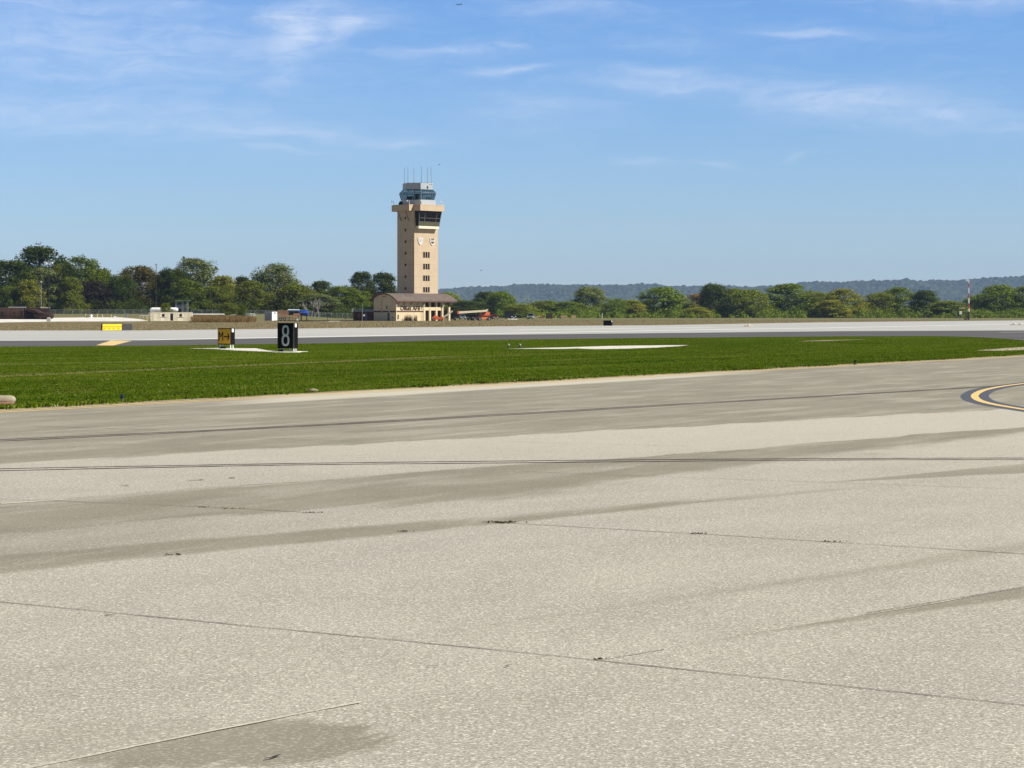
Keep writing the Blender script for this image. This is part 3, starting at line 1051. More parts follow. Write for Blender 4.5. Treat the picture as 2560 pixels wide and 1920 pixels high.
RIGHT = [
    (1118, 731, 60, 1040, 'leaf_olive', 'rounded olive tree rising just right of the tower shaft', 0),
    (1165, 752, 95, 960, 'leaf_dark', 'dark low tree behind the cream boom', 6),
    (1210, 730, 66, 1030, 'leaf_dark', 'dark pointed tree above the cream boom', 1),
    (1250, 729, 78, 1000, 'leaf_mid', 'mid green round tree above the red car', 7),
    (1300, 760, 80, 950, 'leaf_olive', 'low bright green tree between the dark pickup and the silver truck', 4),
    (1362, 752, 78, 1000, 'leaf_olive', 'low olive tree behind the dark brown bin', 2),
    (1418, 754, 84, 1000, 'leaf_mid', 'low green tree behind the tan crates', 6),
    (1475, 717, 86, 1040, 'leaf_grey', 'tall airy grey-green tree standing alone left of the black sign', 5),
    (1540, 747, 60, 980, 'leaf_mid', 'dark green bush-like tree above the black sign', 4),
    (1575, 750, 64, 985, 'leaf_yellow', 'yellow-green low tree right of the black sign', 0),
    (1655, 718, 108, 1000, 'leaf_mid', 'broad dome-shaped green tree, first large one right of the black sign', 2),
    (1700, 745, 70, 1010, 'leaf_grey', 'pale trunked grey-green tree at the right foot of the first large dome', 5),
    (1745, 735, 80, 1090, 'leaf_amber', 'amber autumn tree top seen between two large green ones', 6),
    (1742, 768, 70, 965, 'leaf_yellow', 'small yellow-green tree below the amber top', 4),
    (1788, 710, 78, 1000, 'leaf_dark', 'tall dark green tree with a ragged top right of the amber one', 3),
    (1830, 722, 64, 1020, 'leaf_olive', 'olive tree touching the right side of the tall ragged dark one', 1),
    (1875, 724, 105, 990, 'leaf_olive', 'broad sunlit olive tree between two tall green ones', 7),
    (1972, 710, 112, 1000, 'leaf_mid', 'largest round-topped green tree in the middle of the right row', 0),
    (2040, 730, 90, 1000, 'leaf_olive', 'olive tree right of the largest round-topped one', 4),
    (2105, 723, 92, 990, 'leaf_yellow', 'rounded yellow-green tree right of centre in the row', 2),
    (2078, 750, 80, 965, 'leaf_yellow', 'low pale yellow tree in front of the rounded yellow-green one', 6),
    (2195, 732, 90, 1000, 'leaf_olive', 'left part of the wide green clump before the striped mast', 7),
    (2245, 719, 90, 1005, 'leaf_mid', 'crest tree of the wide green clump before the striped mast', 2),
    (2315, 726, 70, 1000, 'leaf_dark', 'dark slender tree at the right end of the wide clump', 1),
    (2370, 752, 90, 985, 'leaf_olive', 'low mixed olive tree left of the striped mast', 6),
    (2445, 735, 70, 1000, 'leaf_mid', 'green tree directly right of the striped mast', 4),
    (2505, 713, 105, 1000, 'leaf_mid', 'big green dome tree near the right edge', 7),
    (2572, 716, 100, 1000, 'leaf_olive', 'tree cut by the right edge of the photo', 0),
]
for (px, tp, wd, Y, lf, lab, pr) in RIGHT:
    tree(px, tp, wd * 1.2, Y, lf, lab, pr + 3, GR, M['bark_pale'] if lf == 'leaf_grey' else None, sink=.4)

# undergrowth below the woods, and the distant wood before the hills: masses nobody could count
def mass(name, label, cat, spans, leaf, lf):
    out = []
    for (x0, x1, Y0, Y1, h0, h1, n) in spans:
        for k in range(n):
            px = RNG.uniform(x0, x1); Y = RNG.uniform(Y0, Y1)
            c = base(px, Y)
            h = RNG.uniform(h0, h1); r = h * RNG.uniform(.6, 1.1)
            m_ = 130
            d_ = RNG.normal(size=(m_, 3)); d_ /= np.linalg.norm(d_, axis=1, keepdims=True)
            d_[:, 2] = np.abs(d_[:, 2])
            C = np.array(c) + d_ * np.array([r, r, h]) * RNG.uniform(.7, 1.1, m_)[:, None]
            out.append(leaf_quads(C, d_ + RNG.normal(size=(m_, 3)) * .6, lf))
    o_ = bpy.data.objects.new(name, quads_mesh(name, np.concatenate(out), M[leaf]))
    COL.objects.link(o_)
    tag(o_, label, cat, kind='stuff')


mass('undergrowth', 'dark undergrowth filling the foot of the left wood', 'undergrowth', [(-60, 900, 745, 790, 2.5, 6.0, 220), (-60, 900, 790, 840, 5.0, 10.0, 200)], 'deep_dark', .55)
mass('brush', 'low green brush along the foot of the right tree row', 'brush', [(1100, 2640, 955, 995, .6, 4.5, 240), (1100, 2640, 1000, 1050, 3.5, 8.5, 260)], 'leaf_mid', .5)
mass('distant_wood', 'dull green distant wood between the tree row and the hills', 'wood', [(1080, 2650, 1500, 1900, 6, 11, 420)], 'leaf_mid', 1.2)


# ------------------------------------------------------------------ hills
def hills():
    prof = [(600, 748), (900, 736), (1000, 728), (1100, 722), (1150, 718.5), (1200, 716.5), (1260, 714.5), (1330, 712.5), (1400, 716), (1470, 713), (1530, 711), (1600, 709.5), (1640, 708), (1665, 712), (1720, 713.5), (1780, 712.5), (1830, 714), (1880, 715), (1930, 711.5), (2000, 707.5), (2060, 707.5), (2110, 705.5), (2200, 701), (2300, 700.5), (2400, 697.5), (2480, 693), (2560, 690), (2700, 686), (3000, 690), (3600, 700)]
    D = 11000.0
    px = np.array([p[0] for p in prof], float)
    xs_p = (px - CX) / F * D
    zs_p = CAM_H + (HOR - np.array([p[1] for p in prof])) / F * D - 17
    step = 5.5
    xs = np.arange(-1600, 4100, step)
    ys = np.arange(D - 1300, D + 200, step * 1.7)
    Xg, Yg = np.meshgrid(xs, ys)
    ridge = np.interp(xs, xs_p, zs_p)
    rg = np.random.default_rng(3)

    def vnoise(x, y, s):
        xi, yi = np.floor(x / s).astype(int), np.floor(y / s).astype(int)
        fx, fy = x / s - xi, y / s - yi
        fx, fy = fx * fx * (3 - 2 * fx), fy * fy * (3 - 2 * fy)
        tab = np.random.default_rng(int(s)).uniform(0, 1, (512, 512))
        g = lambda a, b_: tab[a % 512, b_ % 512]
        return (g(xi, yi) * (1 - fx) + g(xi + 1, yi) * fx) * (1 - fy) + (g(xi, yi + 1) * (1 - fx) + g(xi + 1, yi + 1) * fx) * fy

    t_ = np.clip((Yg - (D - 1300)) / 1300, 0, 1.15)
    shape = np.where(t_ <= 1, np.sin(np.clip(t_, 0, 1) * math.pi / 2) ** 1.15, 1 - (t_ - 1) * 1.5)
    Z = ridge[None, :] * shape
    # gullies running down the bluff
    gul = vnoise(Xg + .3 * Yg, Yg * .25, 260.0) - .5
    Z += gul * 55 * np.sin(np.clip(t_, 0, 1) * math.pi) + (vnoise(Xg, Yg, 110.0) - .5) * 16 * np.sin(np.clip(t_, 0, 1) * math.pi)
    # tree crowns as rounded bumps
    cell = 20.0
    gx, gy = np.floor(Xg / cell).astype(int), np.floor(Yg / cell).astype(int)
    jx = np.random.default_rng(11).uniform(.1, .9, (256, 256)); jy = np.random.default_rng(12).uniform(.1, .9, (256, 256)); jh = np.random.default_rng(13).uniform(.45, 1.0, (256, 256))
    best = np.zeros_like(Xg)
    for dx in (-1, 0, 1):
        for dy in (-1, 0, 1):
            a, b_ = gx + dx, gy + dy
            cx_ = (a + jx[a % 256, b_ % 256]) * cell; cy_ = (b_ + jy[a % 256, b_ % 256]) * cell
            hh = jh[a % 256, b_ % 256]
            q = 1 - ((Xg - cx_) ** 2 + (Yg - cy_) ** 2) / (14.5 * (.5 + .6 * hh)) ** 2
            best = np.maximum(best, np.sqrt(np.maximum(q, 0)) * hh)
    Z += best * (10.0 + 14.0 * vnoise(Xg, Yg, 70.0)) + (vnoise(Xg, Yg, 33.0) - .5) * 8.0
    Z = np.where(t_ < .02, 0, Z)
    me = bpy.data.meshes.new('wooded_hills')
    ny, nx = Xg.shape
    co = np.stack([Xg, Yg, Z], -1).reshape(-1)
    me.vertices.add(nx * ny); me.vertices.foreach_set('co', co.astype(np.float32))
    idx = np.arange(nx * ny).reshape(ny, nx)
    q = np.stack([idx[:-1, :-1], idx[:-1, 1:], idx[1:, 1:], idx[1:, :-1]], -1).reshape(-1)
    nf = (nx - 1) * (ny - 1)
    me.loops.add(nf * 4); me.loops.foreach_set('vertex_index', q.astype(np.int32))
    me.polygons.add(nf); me.polygons.foreach_set('loop_start', np.arange(0, nf * 4, 4, dtype=np.int32))
    me.update(calc_edges=True)
    m, t, b = new_mat('hill_woods')
    p = t.pos()
    n1 = t.noise(p, .007, 3, .6); n2 = t.noise(p, .04, 3, .7)
    c = t.mix(t.smooth(n2, .35, .7), (.011, .022, .008), (.060, .078, .026))
    c = t.mix(t.mul(t.smooth(n1, .56, .72), .6), c, (.085, .09, .035))
    t.put(b.inputs['Base Color'], c)
    b.inputs['Roughness'].default_value = .95
    b.inputs['Specular IOR Level'].default_value = .05
    me.materials.append(m)
    o_ = bpy.data.objects.new('wooded_hills', me)
    COL.objects.link(o_)
    o_['kind'] = 'structure'


hills()

# ------------------------------------------------------------------ common object materials
def m_tower():
    m, t, b = new_mat('tan_precast')
    o_ = t.obj()
    s = t.n('ShaderNodeSeparateXYZ'); t.put(s.inputs[0], o_)
    n1 = t.noise(o_, .35, 4, .6)
    n2 = t.noise(t.mapping(o_, (1.6, 1.6, .12)), 1.0, 4, .6)
    c = t.mix(t.smooth(n1, .3, .7), (.500, .392, .265), (.560, .442, .305))
    c = t.mix(t.smooth(n2, .5, .8, 0, .35), c, (.42, .325, .215))
    zf = t.m('PINGPONG', t.add(s.outputs[2], .6), 1.51)
    j = t.smooth(zf, .03, .07, .35, 0)
    xf = t.m('PINGPONG', t.add(s.outputs[0], .35), 0.74)
    j2 = t.smooth(xf, .02, .05, .22, 0)
    c = t.mix(t.m('MAXIMUM', j, j2), c, (.27, .20, .13))
    t.put(b.inputs['Base Color'], c)
    b.inputs['Roughness'].default_value = .85
    b.inputs['Specular IOR Level'].default_value = .15
    return m


M['tan'] = m_tower()
M['tanwall'] = mat('tan_stucco', (.66, .53, .34), .88, var=.10, scale=.5, grime=(.36, .26, .16))
M['cream'] = mat('cream_panel', (.76, .68, .52), .7, var=.06)
M['brownband'] = mat('brown_trim', (.12, .06, .045), .7, var=.2)
M['greycab'] = mat('grey_cab_metal', (.40, .43, .45), .5, var=.08, scale=.6)
M['darkglass'] = mat('dark_glass', (.006, .006, .007), .15, var=.1, spec=.15)
M['olive'] = mat('olive_panel', (.10, .095, .05), .6, var=.2)
M['bronze'] = mat('bronze_mullion', (.11, .10, .085), .5, var=.1)
M['steelframe'] = mat('blue_grey_frame', (.17, .20, .23), .4, .2, var=.1)
M['emblemwhite'] = mat('off_white_emblem', (.66, .63, .58), .6, var=.1)
M['white'] = mat('white_paint_metal', (.80, .80, .78), .5, var=.05)
M['whitetank'] = mat('white_tank_paint', (.84, .84, .82), .45, var=.06, grime=(.6, .58, .54))
M['black'] = mat('black_paint_metal', (.010, .010, .011), .7, var=.2, spec=.05)
M['charcoal'] = mat('charcoal', (.05, .048, .045), .7, var=.2)
M['galv'] = mat('galvanised', (.34, .36, .37), .5, .3, var=.1)
M['dkpole'] = mat('dark_pole', (.03, .027, .024), .7, var=.2)
M['sbrown'] = mat('sign_text_brown', (.055, .028, .018), .7, var=.1)
M['rust'] = mat('rusted_steel', (.040, .019, .013), .85, var=.45, scale=.5, bump=.02, bscale=4, grime=(.035, .02, .015))
M['rust2'] = mat('rusted_plate', (.055, .030, .023), .85, var=.4, scale=.4)
M['soot_and_shade'] = mat('soot_and_shade', (.012, .010, .009), .95, var=.3)
M['orange'] = mat('orange_paint', (.66, .145, .06), .5, var=.12, scale=1.0)
M['boomcream'] = mat('boom_cream', (.80, .70, .50), .5, var=.06)
M['tyre'] = mat('tyre', (.02, .02, .021), .85, var=.2)
M['maroon'] = mat('maroon_brick', (.10, .028, .026), .9, var=.3)
M['bluegrey'] = mat('blue_grey_fascia', (.16, .20, .21), .6, var=.1)
M['yellow'] = mat('bright_yellow', (.83, .56, .025), .5, var=.05)
M['amber'] = mat('amber_panel', (.62, .34, .02), .45, var=.07)
M['plank'] = mat('weathered_plank', (.36, .20, .125), .85, var=.25, scale=2)
M['blue'] = mat('blue_plastic', (.015, .06, .36), .45, var=.12)
M['lightblue'] = mat('pale_blue', (.35, .47, .60), .5, var=.1)
M['tanwood'] = mat('tan_crate', (.46, .32, .18), .85, var=.2)
M['darkbrown'] = mat('dark_brown_bin', (.055, .032, .026), .8, var=.25)
M['red'] = mat('red_car_paint', (.24, .025, .03), .3, var=.1, spec=.5)
M['silver'] = mat('silver_car_paint', (.30, .33, .36), .3, .3, var=.08, spec=.5)
M['navy'] = mat('dark_navy_car_paint', (.012, .016, .035), .3, var=.1, spec=.5)
M['blackcar'] = mat('black_car_paint', (.018, .017, .018), .3, var=.1, spec=.5)
M['mastred'] = mat('mast_red', (.50, .06, .04), .6, var=.1)
M['concrete'] = mat('grey_concrete', (.42, .40, .36), .9, var=.15)
M['buff'] = mat('buff_stone', (.34, .30, .215), .9, var=.25, scale=5)
M['lens'] = mat('lamp_glass', (.75, .75, .72), .25, var=.05)


def m_roof():
    m, t, b = new_mat('brown_shingle')
    o_ = t.obj()
    n1 = t.noise(t.mapping(o_, (3.2, 3.2, 8)), 1.0, 3, .7)
    n2 = t.noise(o_, .4, 3, .6)
    c = t.mix(t.smooth(n1, .35, .65), (.075, .056, .046), (.185, .148, .122))
    c = t.mix(t.smooth(n2, .4, .7, 0, .4), c, (.085, .062, .05))
    t.put(b.inputs['Base Color'], c)
    b.inputs['Roughness'].default_value = .9
    t.put(b.inputs['Normal'], t.bump(n1, .8, .08))
    return m


M['roof'] = m_roof()


def m_cabglass():
    m, t, b = new_mat('cab_glass')
    b.inputs['Base Color'].default_value = (.02, .05, .06, 1)
    b.inputs['Roughness'].default_value = .05
    b.inputs['Specular IOR Level'].default_value = .5
    tr = t.n('ShaderNodeBsdfTransparent'); tr.inputs[0].default_value = (.82, .88, .90, 1)
    mx = t.n('ShaderNodeMixShader'); mx.inputs[0].default_value = .22
    t.nt.links.new(tr.outputs[0], mx.inputs[1]); t.nt.links.new(b.outputs[0], mx.inputs[2])
    t.nt.links.new(mx.outputs[0], m.node_tree.nodes['Material Output'].inputs['Surface'])
    return m


M['cabglass'] = m_cabglass()


def m_wire():
    m, t, b = new_mat('chain_link_wire')
    o_ = t.obj()
    s = t.n('ShaderNodeSeparateXYZ'); t.put(s.inputs[0], o_)
    p1 = t.m('PINGPONG', t.add(s.outputs[0], s.outputs[2]), .05)
    p2 = t.m('PINGPONG', t.sub(s.outputs[0], s.outputs[2]), .05)
    wire = t.m('LESS_THAN', t.m('MINIMUM', p1, p2), .0042)
    b.inputs['Base Color'].default_value = (.30, .33, .34, 1)
    b.inputs['Roughness'].default_value = .5
    tr = t.n('ShaderNodeBsdfTransparent')
    mx = t.n('ShaderNodeMixShader'); t.put(mx.inputs[0], wire)
    t.nt.links.new(tr.outputs[0], mx.inputs[1]); t.nt.links.new(b.outputs[0], mx.inputs[2])
    t.nt.links.new(mx.outputs[0], m.node_tree.nodes['Material Output'].inputs['Surface'])
    return m


M['wire'] = m_wire()


def text_obj(name, s, size, m, parent, loc, rot, ext=.04, bold=.02, sx_=1.0, align='LEFT'):
    cu = bpy.data.curves.new(name, 'FONT')
    cu.body = s
    cu.size = size
    cu.extrude = ext
    cu.offset = bold
    cu.align_x = align
    tmp = bpy.data.objects.new('tmp', cu)
    COL.objects.link(tmp)
    bpy.context.view_layer.update()
    me = bpy.data.meshes.new_from_object(tmp.evaluated_get(bpy.context.evaluated_depsgraph_get()))
    bpy.data.objects.remove(tmp)
    me.materials.clear(); me.materials.append(m)
    o_ = bpy.data.objects.new(name, me)
    COL.objects.link(o_)
    o_.parent = parent
    o_.location = loc
    o_.rotation_euler = rot
    o_.scale = (sx_, 1, 1)
    return o_


# ------------------------------------------------------------------ control tower with its annex
PHI = math.radians(46)
TY = CAM_H * F / 18.0
MPP = TY / F
TC = at(1035.7, 802, TY); TC.z = 0
tw = thing('control_tower', 'tan air traffic control tower with grey glazed cab and arch-roofed annex lettered Offutt AFB', 'control tower', TC, PHI)
ca, sa = math.cos(PHI), math.sin(PHI)


def tz(py): return (802 - py) * MPP


SA, SB = 8.48, 6.39
ZP0, ZP1 = tz(527), tz(511)
# shaft with window recesses
MB().box(0, SA, 0, SB, 0, ZP0 + .5).build('shaft', M['tan'], tw)
# walkway parapet: a cross of two boxes that meet at the shaft's corners
pb = MB()
pb.box(-1.6, SA + 1.6, .22, SB - .0, ZP0, ZP1)
pb.box(-.12, SA - .1, -2.37, .215, ZP0 + .01, ZP1 + .015)
pb.box(-.12, SA - .1, SB + .005, SB + 2.0, ZP0 + .01, ZP1 + .015)
pb.build('parapet', M['tan'], tw)
dk = MB()
dk.box(-1.4, SA + 1.4, .45, SB - .25, ZP1, ZP1 + .02)
dk.build('walkway_deck', M['charcoal'], tw)
# braces under the left parapet
for bb in (4.83, 2.06):
    MB().tube((-1.2, bb, ZP0), (-.02, bb, ZP0 - 2.45), .09).build('brace', M['brownband'], tw)
# small windows in the shaded face
for py in (544.5, 574.3, 603.5, 632.4, 661.9, 691.2, 720.6):
    z = tz(py)
    wn = MB().box(-.03, .02, 2.98, 3.56, z - .34, z + .34).build('window', M['darkglass'], tw)
    MB().box(-.07, -.031, 2.92, 3.62, z - .42, z - .34).build('sill', M['tan'], wn)
# triple windows in the sunlit face
for (y0, y1) in ((629.2, 643.6), (658.7, 672.8), (688, 702.2), (717.4, 730.6)):
    for (x0, x1) in ((1056.9, 1060.9), (1062.6, 1066.6), (1068.3, 1072.2)):
        a0, a1 = (x0 - 1035.7) * MPP / ca, (x1 - 1035.7) * MPP / ca
        wn = MB().box(a0, a1, -.03, .02, tz(y1), tz(y0)).build('window', M['darkglass'], tw)
        fr = MB()
        fr.box(a0 - .06, a0, -.07, -.0, tz(y1), tz(y0)); fr.box(a1, a1 + .06, -.07, -.0, tz(y1), tz(y0))
        fr.build('frame', M['tan'], wn)

# glazed bay below the parapet
zb0, zs0, zb1 = tz(571), tz(564.6), ZP0 - .01
bot = [(.53, 0), (.53, -1.09), (7.8, -1.09), (7.8, 0)]
top_ = [(.15, 0), (.15, -1.75), (8.15, -1.75), (8.15, 0)]
MB().loft([[(a, b_, zb0) for a, b_ in bot], [(a, b_, zs0) for a, b_ in bot]]).build('bay_sill', M['cream'], tw)
inset = .05
bl = [[(a + (.04 if i < 2 else -.04), b_ + .05 * (b_ < 0), zs0 + .003) for i, (a, b_) in enumerate(bot)], [(a + (.04 if i < 2 else -.04), b_ + .05 * (b_ < 0), zb1) for i, (a, b_) in enumerate(top_)]]
bay = MB().loft(bl).build('bay_glazing', M['darkglass'], tw)


def bayp(u, v, o_=0.0):
    """point on the bay's front: u along, v up"""
    a = (bot[1][0] * (1 - v) + top_[1][0] * v) * (1 - u) + (bot[2][0] * (1 - v) + top_[2][0] * v) * u
    b_ = bot[1][1] * (1 - v) + top_[1][1] * v
    return Vector((a, b_ - o_, zs0 * (1 - v) + zb1 * v))


fr = MB()
for u in (0.005, .26, .80, .995):
    fr.bar(bayp(u, 0.0, -.01), bayp(u, .985, -.01), .16, .1)
for v in (.28, .53, .86):
    fr.bar(bayp(.01, v, 0.0), bayp(.99, v, 0.0), .07, .12)
fr.build('bay_mullions', M['bronze'], tw)
MB().loft([[bayp(.02, .02, .0) + Vector((0, -.01, 0)), bayp(.98, .02, .0) + Vector((0, -.01, 0)), bayp(.98, .02) + Vector((0, .03, 0)), bayp(.02, .02) + Vector((0, .03, 0))],
           [bayp(.02, .27, .0) + Vector((0, -.01, 0)), bayp(.98, .27, .0) + Vector((0, -.01, 0)), bayp(.98, .27) + Vector((0, .03, 0)), bayp(.02, .27) + Vector((0, .03, 0))]]).build('bay_panel', M['olive'], tw)

# two shield emblems
def shield(a0, z0, wd, ht, sec):
    outl = []
    for k in range(13):
        t_ = k / 12
        outl.append((-wd / 2 + wd * t_, ht * .5 - (.06 * ht if 0 < k < 12 and k not in (6,) else 0) * (1 if k % 6 else 0)))
    side = [(wd / 2 * s_, h_) for s_, h_ in ((1, .2 * ht), (.97, 0), (.85, -.15 * ht), (.62, -.3 * ht), (.35, -.4 * ht))]
    outl += side + [(0, -.5 * ht)] + [(-x, y) for x, y in side[::-1]]
    e = MB().prism([(a0 + x, -.16, z0 + y) for x, y in outl], (0, .155, 0)).build('emblem', M['concrete'] if 0 else M['emblemwhite'], tw)
    if sec == 0:
        r_ = MB()
        n = 24
        for k in range(n):
            t0, t1 = 2 * math.pi * k / n, 2 * math.pi * (k + 1) / n
            pts = [(a0 + math.cos(t) * rr * wd, -.168, z0 + .1 * ht + math.sin(t) * rr * wd) for t, rr in ((t0, .36), (t1, .36), (t1, .31), (t0, .31))]
            r_.prism(pts, (0, .01, 0))
        r_.prism([(a0 - .26 * wd, -.168, z0 + .24 * ht), (a0 - .12 * wd, -.168, z0 + .24 * ht), (a0, -.168, z0 + .04 * ht), (a0 + .12 * wd, -.168, z0 + .24 * ht), (a0 + .26 * wd, -.168, z0 + .24 * ht), (a0, -.168, z0 - .12 * ht)], (0, .01, 0))
        r_.build('emblem_mark', M['galv'], e)
    else:
        MB().prism([(a0 - .36 * wd, -.168, z0 + .27 * ht), (a0 + .42 * wd, -.168, z0 + .27 * ht), (a0 + .42 * wd, -.168, z0 + .43 * ht), (a0 - .3 * wd, -.168, z0 + .43 * ht)], (0, .01, 0)).prism(
            [(a0 - .4 * wd, -.168, z0 + .16 * ht), (a0 + .4 * wd, -.168, z0 + .16 * ht), (a0 + .4 * wd, -.168, z0 + .21 * ht), (a0 - .4 * wd, -.168, z0 + .21 * ht)], (0, .01, 0)).build('emblem_mark', M['sbrown'], e)
        MB().prism([(a0 - .38 * wd, -.168, z0 + .02 * ht), (a0 + .4 * wd, -.168, z0 + .02 * ht), (a0 + .34 * wd, -.168, z0 - .14 * ht), (a0, -.168, z0 - .3 * ht), (a0 - .3 * wd, -.168, z0 - .14 * ht)], (0, .01, 0)).build('emblem_mark', M['charcoal'], e)


shield((1049.8 - 1035.7) * MPP / ca, tz(602.6), 1.62, 1.95, 0)
shield((1078.6 - 1035.7) * MPP / ca, tz(603), 1.62, 1.95, 1)

# hexagonal cab
CC = Vector((4.24, 3.2, 0))


def hexr(R, z):
    pts = []
    for k in range(6):
        th = math.radians(13.5 + 60 * k)
        wx, wy = math.sin(th), -math.cos(th)
        pts.append(CC + Vector((wx * ca + wy * sa, -wx * sa + wy * ca, 0)) * R + Vector((0, 0, z)))
    return pts


zc0, zc1, zc2, zc3, zc4 = ZP1 - .3, tz(498.6), tz(480.8), tz(472), tz(456.5)
MB().loft([hexr(4.93, zc0), hexr(4.93, zc1 - .12), hexr(4.45, zc1)]).build('cab_base', M['greycab'], tw)
MB().loft([hexr(4.1, zc3 - .02), hexr(4.1, zc4)]).build('cab_roof', M['greycab'], tw)
MB().loft([hexr(3.6, zc4 + .001), hexr(3.6, zc4 + .08)]).build('cab_roof_deck', M['charcoal'], tw)
lo_, mi_, hi_ = hexr(4.40, zc1 + .003), hexr(4.98, zc2), hexr(4.1, zc3 - .03)
for k in range(6):
    k2 = (k + 1) % 6
    MB().prism([lo_[k], lo_[k2], mi_[k2], mi_[k]], (CC - (lo_[k] + lo_[k2]) / 2).normalized() * .03).build('cab_pane', M['cabglass'], tw)
    MB().prism([mi_[k], mi_[k2], hi_[k2], hi_[k]], Vector((0, 0, -.03))).build('cab_pane', M['cabglass'], tw)
fr = MB()
for k in range(6):
    k2 = (k + 1) % 6
    fr.bar(lo_[k], mi_[k], .17); fr.bar(mi_[k], hi_[k], .15); fr.bar(mi_[k], mi_[k2], .17); fr.bar(lo_[k], lo_[k2], .16)
    fr.bar((lo_[k] + lo_[k2]) / 2, (mi_[k] + mi_[k2]) / 2, .10); fr.bar((mi_[k] + mi_[k2]) / 2, (hi_[k] + hi_[k2]) / 2, .09)
fr.build('cab_frame', M['steelframe'], tw)
# consoles, blinds and people-high equipment inside
ins = MB()
ins.loft([hexr(3.6, zc1 - .2), hexr(3.6, zc1 + .25)])
ins.box(CC.x - 3.2, CC.x - 2.6, CC.y - 1.5, CC.y + .8, zc1, zc1 + .95)
ins.box(CC.x - .6, CC.x + .2, CC.y - .5, CC.y + .4, zc1, zc2 - .1)
ins.box(CC.x + 1.7, CC.x + 2.3, CC.y - 2.2, CC.y - 1.3, zc1, zc1 + .8)
ins.box(CC.x - 2.2, CC.x - 1.5, CC.y - 2.4, CC.y - 1.9, zc1, zc1 + 1.2)
ins.build('cab_console', M['charcoal'], tw)
# antennas
for (x, t_, r_, m_) in ((787, 190, .055, 'steelframe'), (848, 170, .055, 'steelframe'), (960, 193, .06, 'steelframe'), (1092, 160, .06, 'steelframe'), (1203, 185, .055, 'steelframe'), (1270, 173, .065, 'steelframe'),
                        (942, 322, .045, 'white'), (1125, 330, .03, 'white'), (1252, 322, .05, 'white')):
    dx = (900 + x * .13863 - 1035.7) * MPP
    # on the line across the roof facing the camera
    wx = dx - (CC.x * ca - CC.y * sa)
    wy = -.6 + .9 * math.sin(x * 1.7)
    p = CC + Vector((wx * ca + wy * sa, -wx * sa + wy * ca, zc4))
    q = Vector((p.x, p.y, tz(390 + t_ * .13863)))
    an = MB()
    an.tube(p, q, r_, r_ * .75, 6)
    an.tube(p, p + Vector((0, 0, .5)), r_ * 2.0, r_ * 1.6, 6)
    an.build('antenna', M[m_], tw)
# roof edge floodlights on the cab and lamps on the walkway
for (x, y) in ((1255, 500), (1290, 497)):
    dx = (900 + x * .13863 - 1035.7) * MPP
    wx = dx - (CC.x * ca - CC.y * sa); wy = -2.6
    p = CC + Vector((wx * ca + wy * sa, -wx * sa + wy * ca, tz(390 + y * .13863)))
    MB().lathe([(-.2, .08), (-.05, .22), (.12, .24), (.2, .1)], 'z', 10, p).build('floodlight', M['white'], tw)
for (a, b_) in ((-1.3, 6.3), (-1.3, .5), (1.0, -2.2), (8.1, -2.2)):
    lm = MB()
    lm.tube((a, b_, ZP1), (a, b_, ZP1 + .85), .05)
    lm.tube((a, b_, ZP1 + .85), (a - .35, b_ + .35, ZP1 + 1.0), .045)
    lm.lathe([(-.28, .02), (-.2, .14), (0, .12), (.1, .04)], 'z', 10, (a - .4, b_ + .4, ZP1 + .95))
    lm.build('walkway_lamp', M['white'], tw)
eq = MB()
eq.lathe([(0, .6), (.35, .62), (.75, .42), (.9, .1)], 'z', 12, (-.6, 4.4, ZP1))
eq.build('walkway_equipment', M['black'], tw)

# ---- annex
A0, A1, B0, B1 = -10.2, 6.2, -4.0, 4.25
EZ, PZ = 5.35, 7.0
BM = (B0 + B1) / 2


def arch(b_, ez=5.9, pz=6.95, half=4.15):
    """height of the arch over the width"""
    R = (half * half + (pz - ez) ** 2) / (2 * (pz - ez))
    return pz - R + math.sqrt(max(0, R * R - (b_ - BM) ** 2))


gab = [(A0, B0, 0)] + [(A0, B0 + (B1 - B0) * k / 14, arch(B0 + (B1 - B0) * k / 14) - .12) for k in range(15)] + [(A0, B1, 0)]
MB().prism(gab, (.3, 0, 0)).build('wall', M['tanwall'], tw)
ew = MB()
ew.box(A0 + .301, -.6, B0, B0 + .3, 0, 5.45)               # long wall with the lettering
ew.box(A0 + .301, A1, B1 - .3, B1, 0, 5.7)
ew.build('wall', M['tanwall'], tw)
# roof shell
up, dn = [], []
n = 22
bA, bB = B0 - 1.15, B1 + .9
for k in range(n + 1):
    b_ = bA + (bB - bA) * k / n
    zz = arch(b_, 5.9, 7.05, 4.15)
    up.append((b_, zz)); dn.append((b_, zz - .24))
MB().prism([(A0 - .75, b_, z) for b_, z in up] + [(A0 - .75, b_, z) for b_, z in dn[::-1]], (21.3, 0, 0)).build('roof', M['roof'], tw)
fs = MB()
fs.box(A0 - .78, A0 + 20.58, bA - .04, bA - .002, dn[0][1] - .10, up[0][1] + .02)
for k in range(n):
    fs.prism([(A0 - .80, up[k][0], up[k][1] + .01), (A0 - .80, up[k + 1][0], up[k + 1][1] + .01), (A0 - .80, dn[k + 1][0], dn[k + 1][1] - .05), (A0 - .80, dn[k][0], dn[k][1] - .05)], (.045, 0, 0))
fs.build('fascia', M['brownband'], tw)
# brown bands
MB().box(A0 - .03, A0 - .002, B0 - .03, B1, tz(780.9), tz(777)).build('trim_band', M['brownband'], tw)
MB().box(A0 - .03, -.6, B0 - .032, B0 - .002, tz(780.3), tz(777)).build('trim_band', M['brownband'], tw)
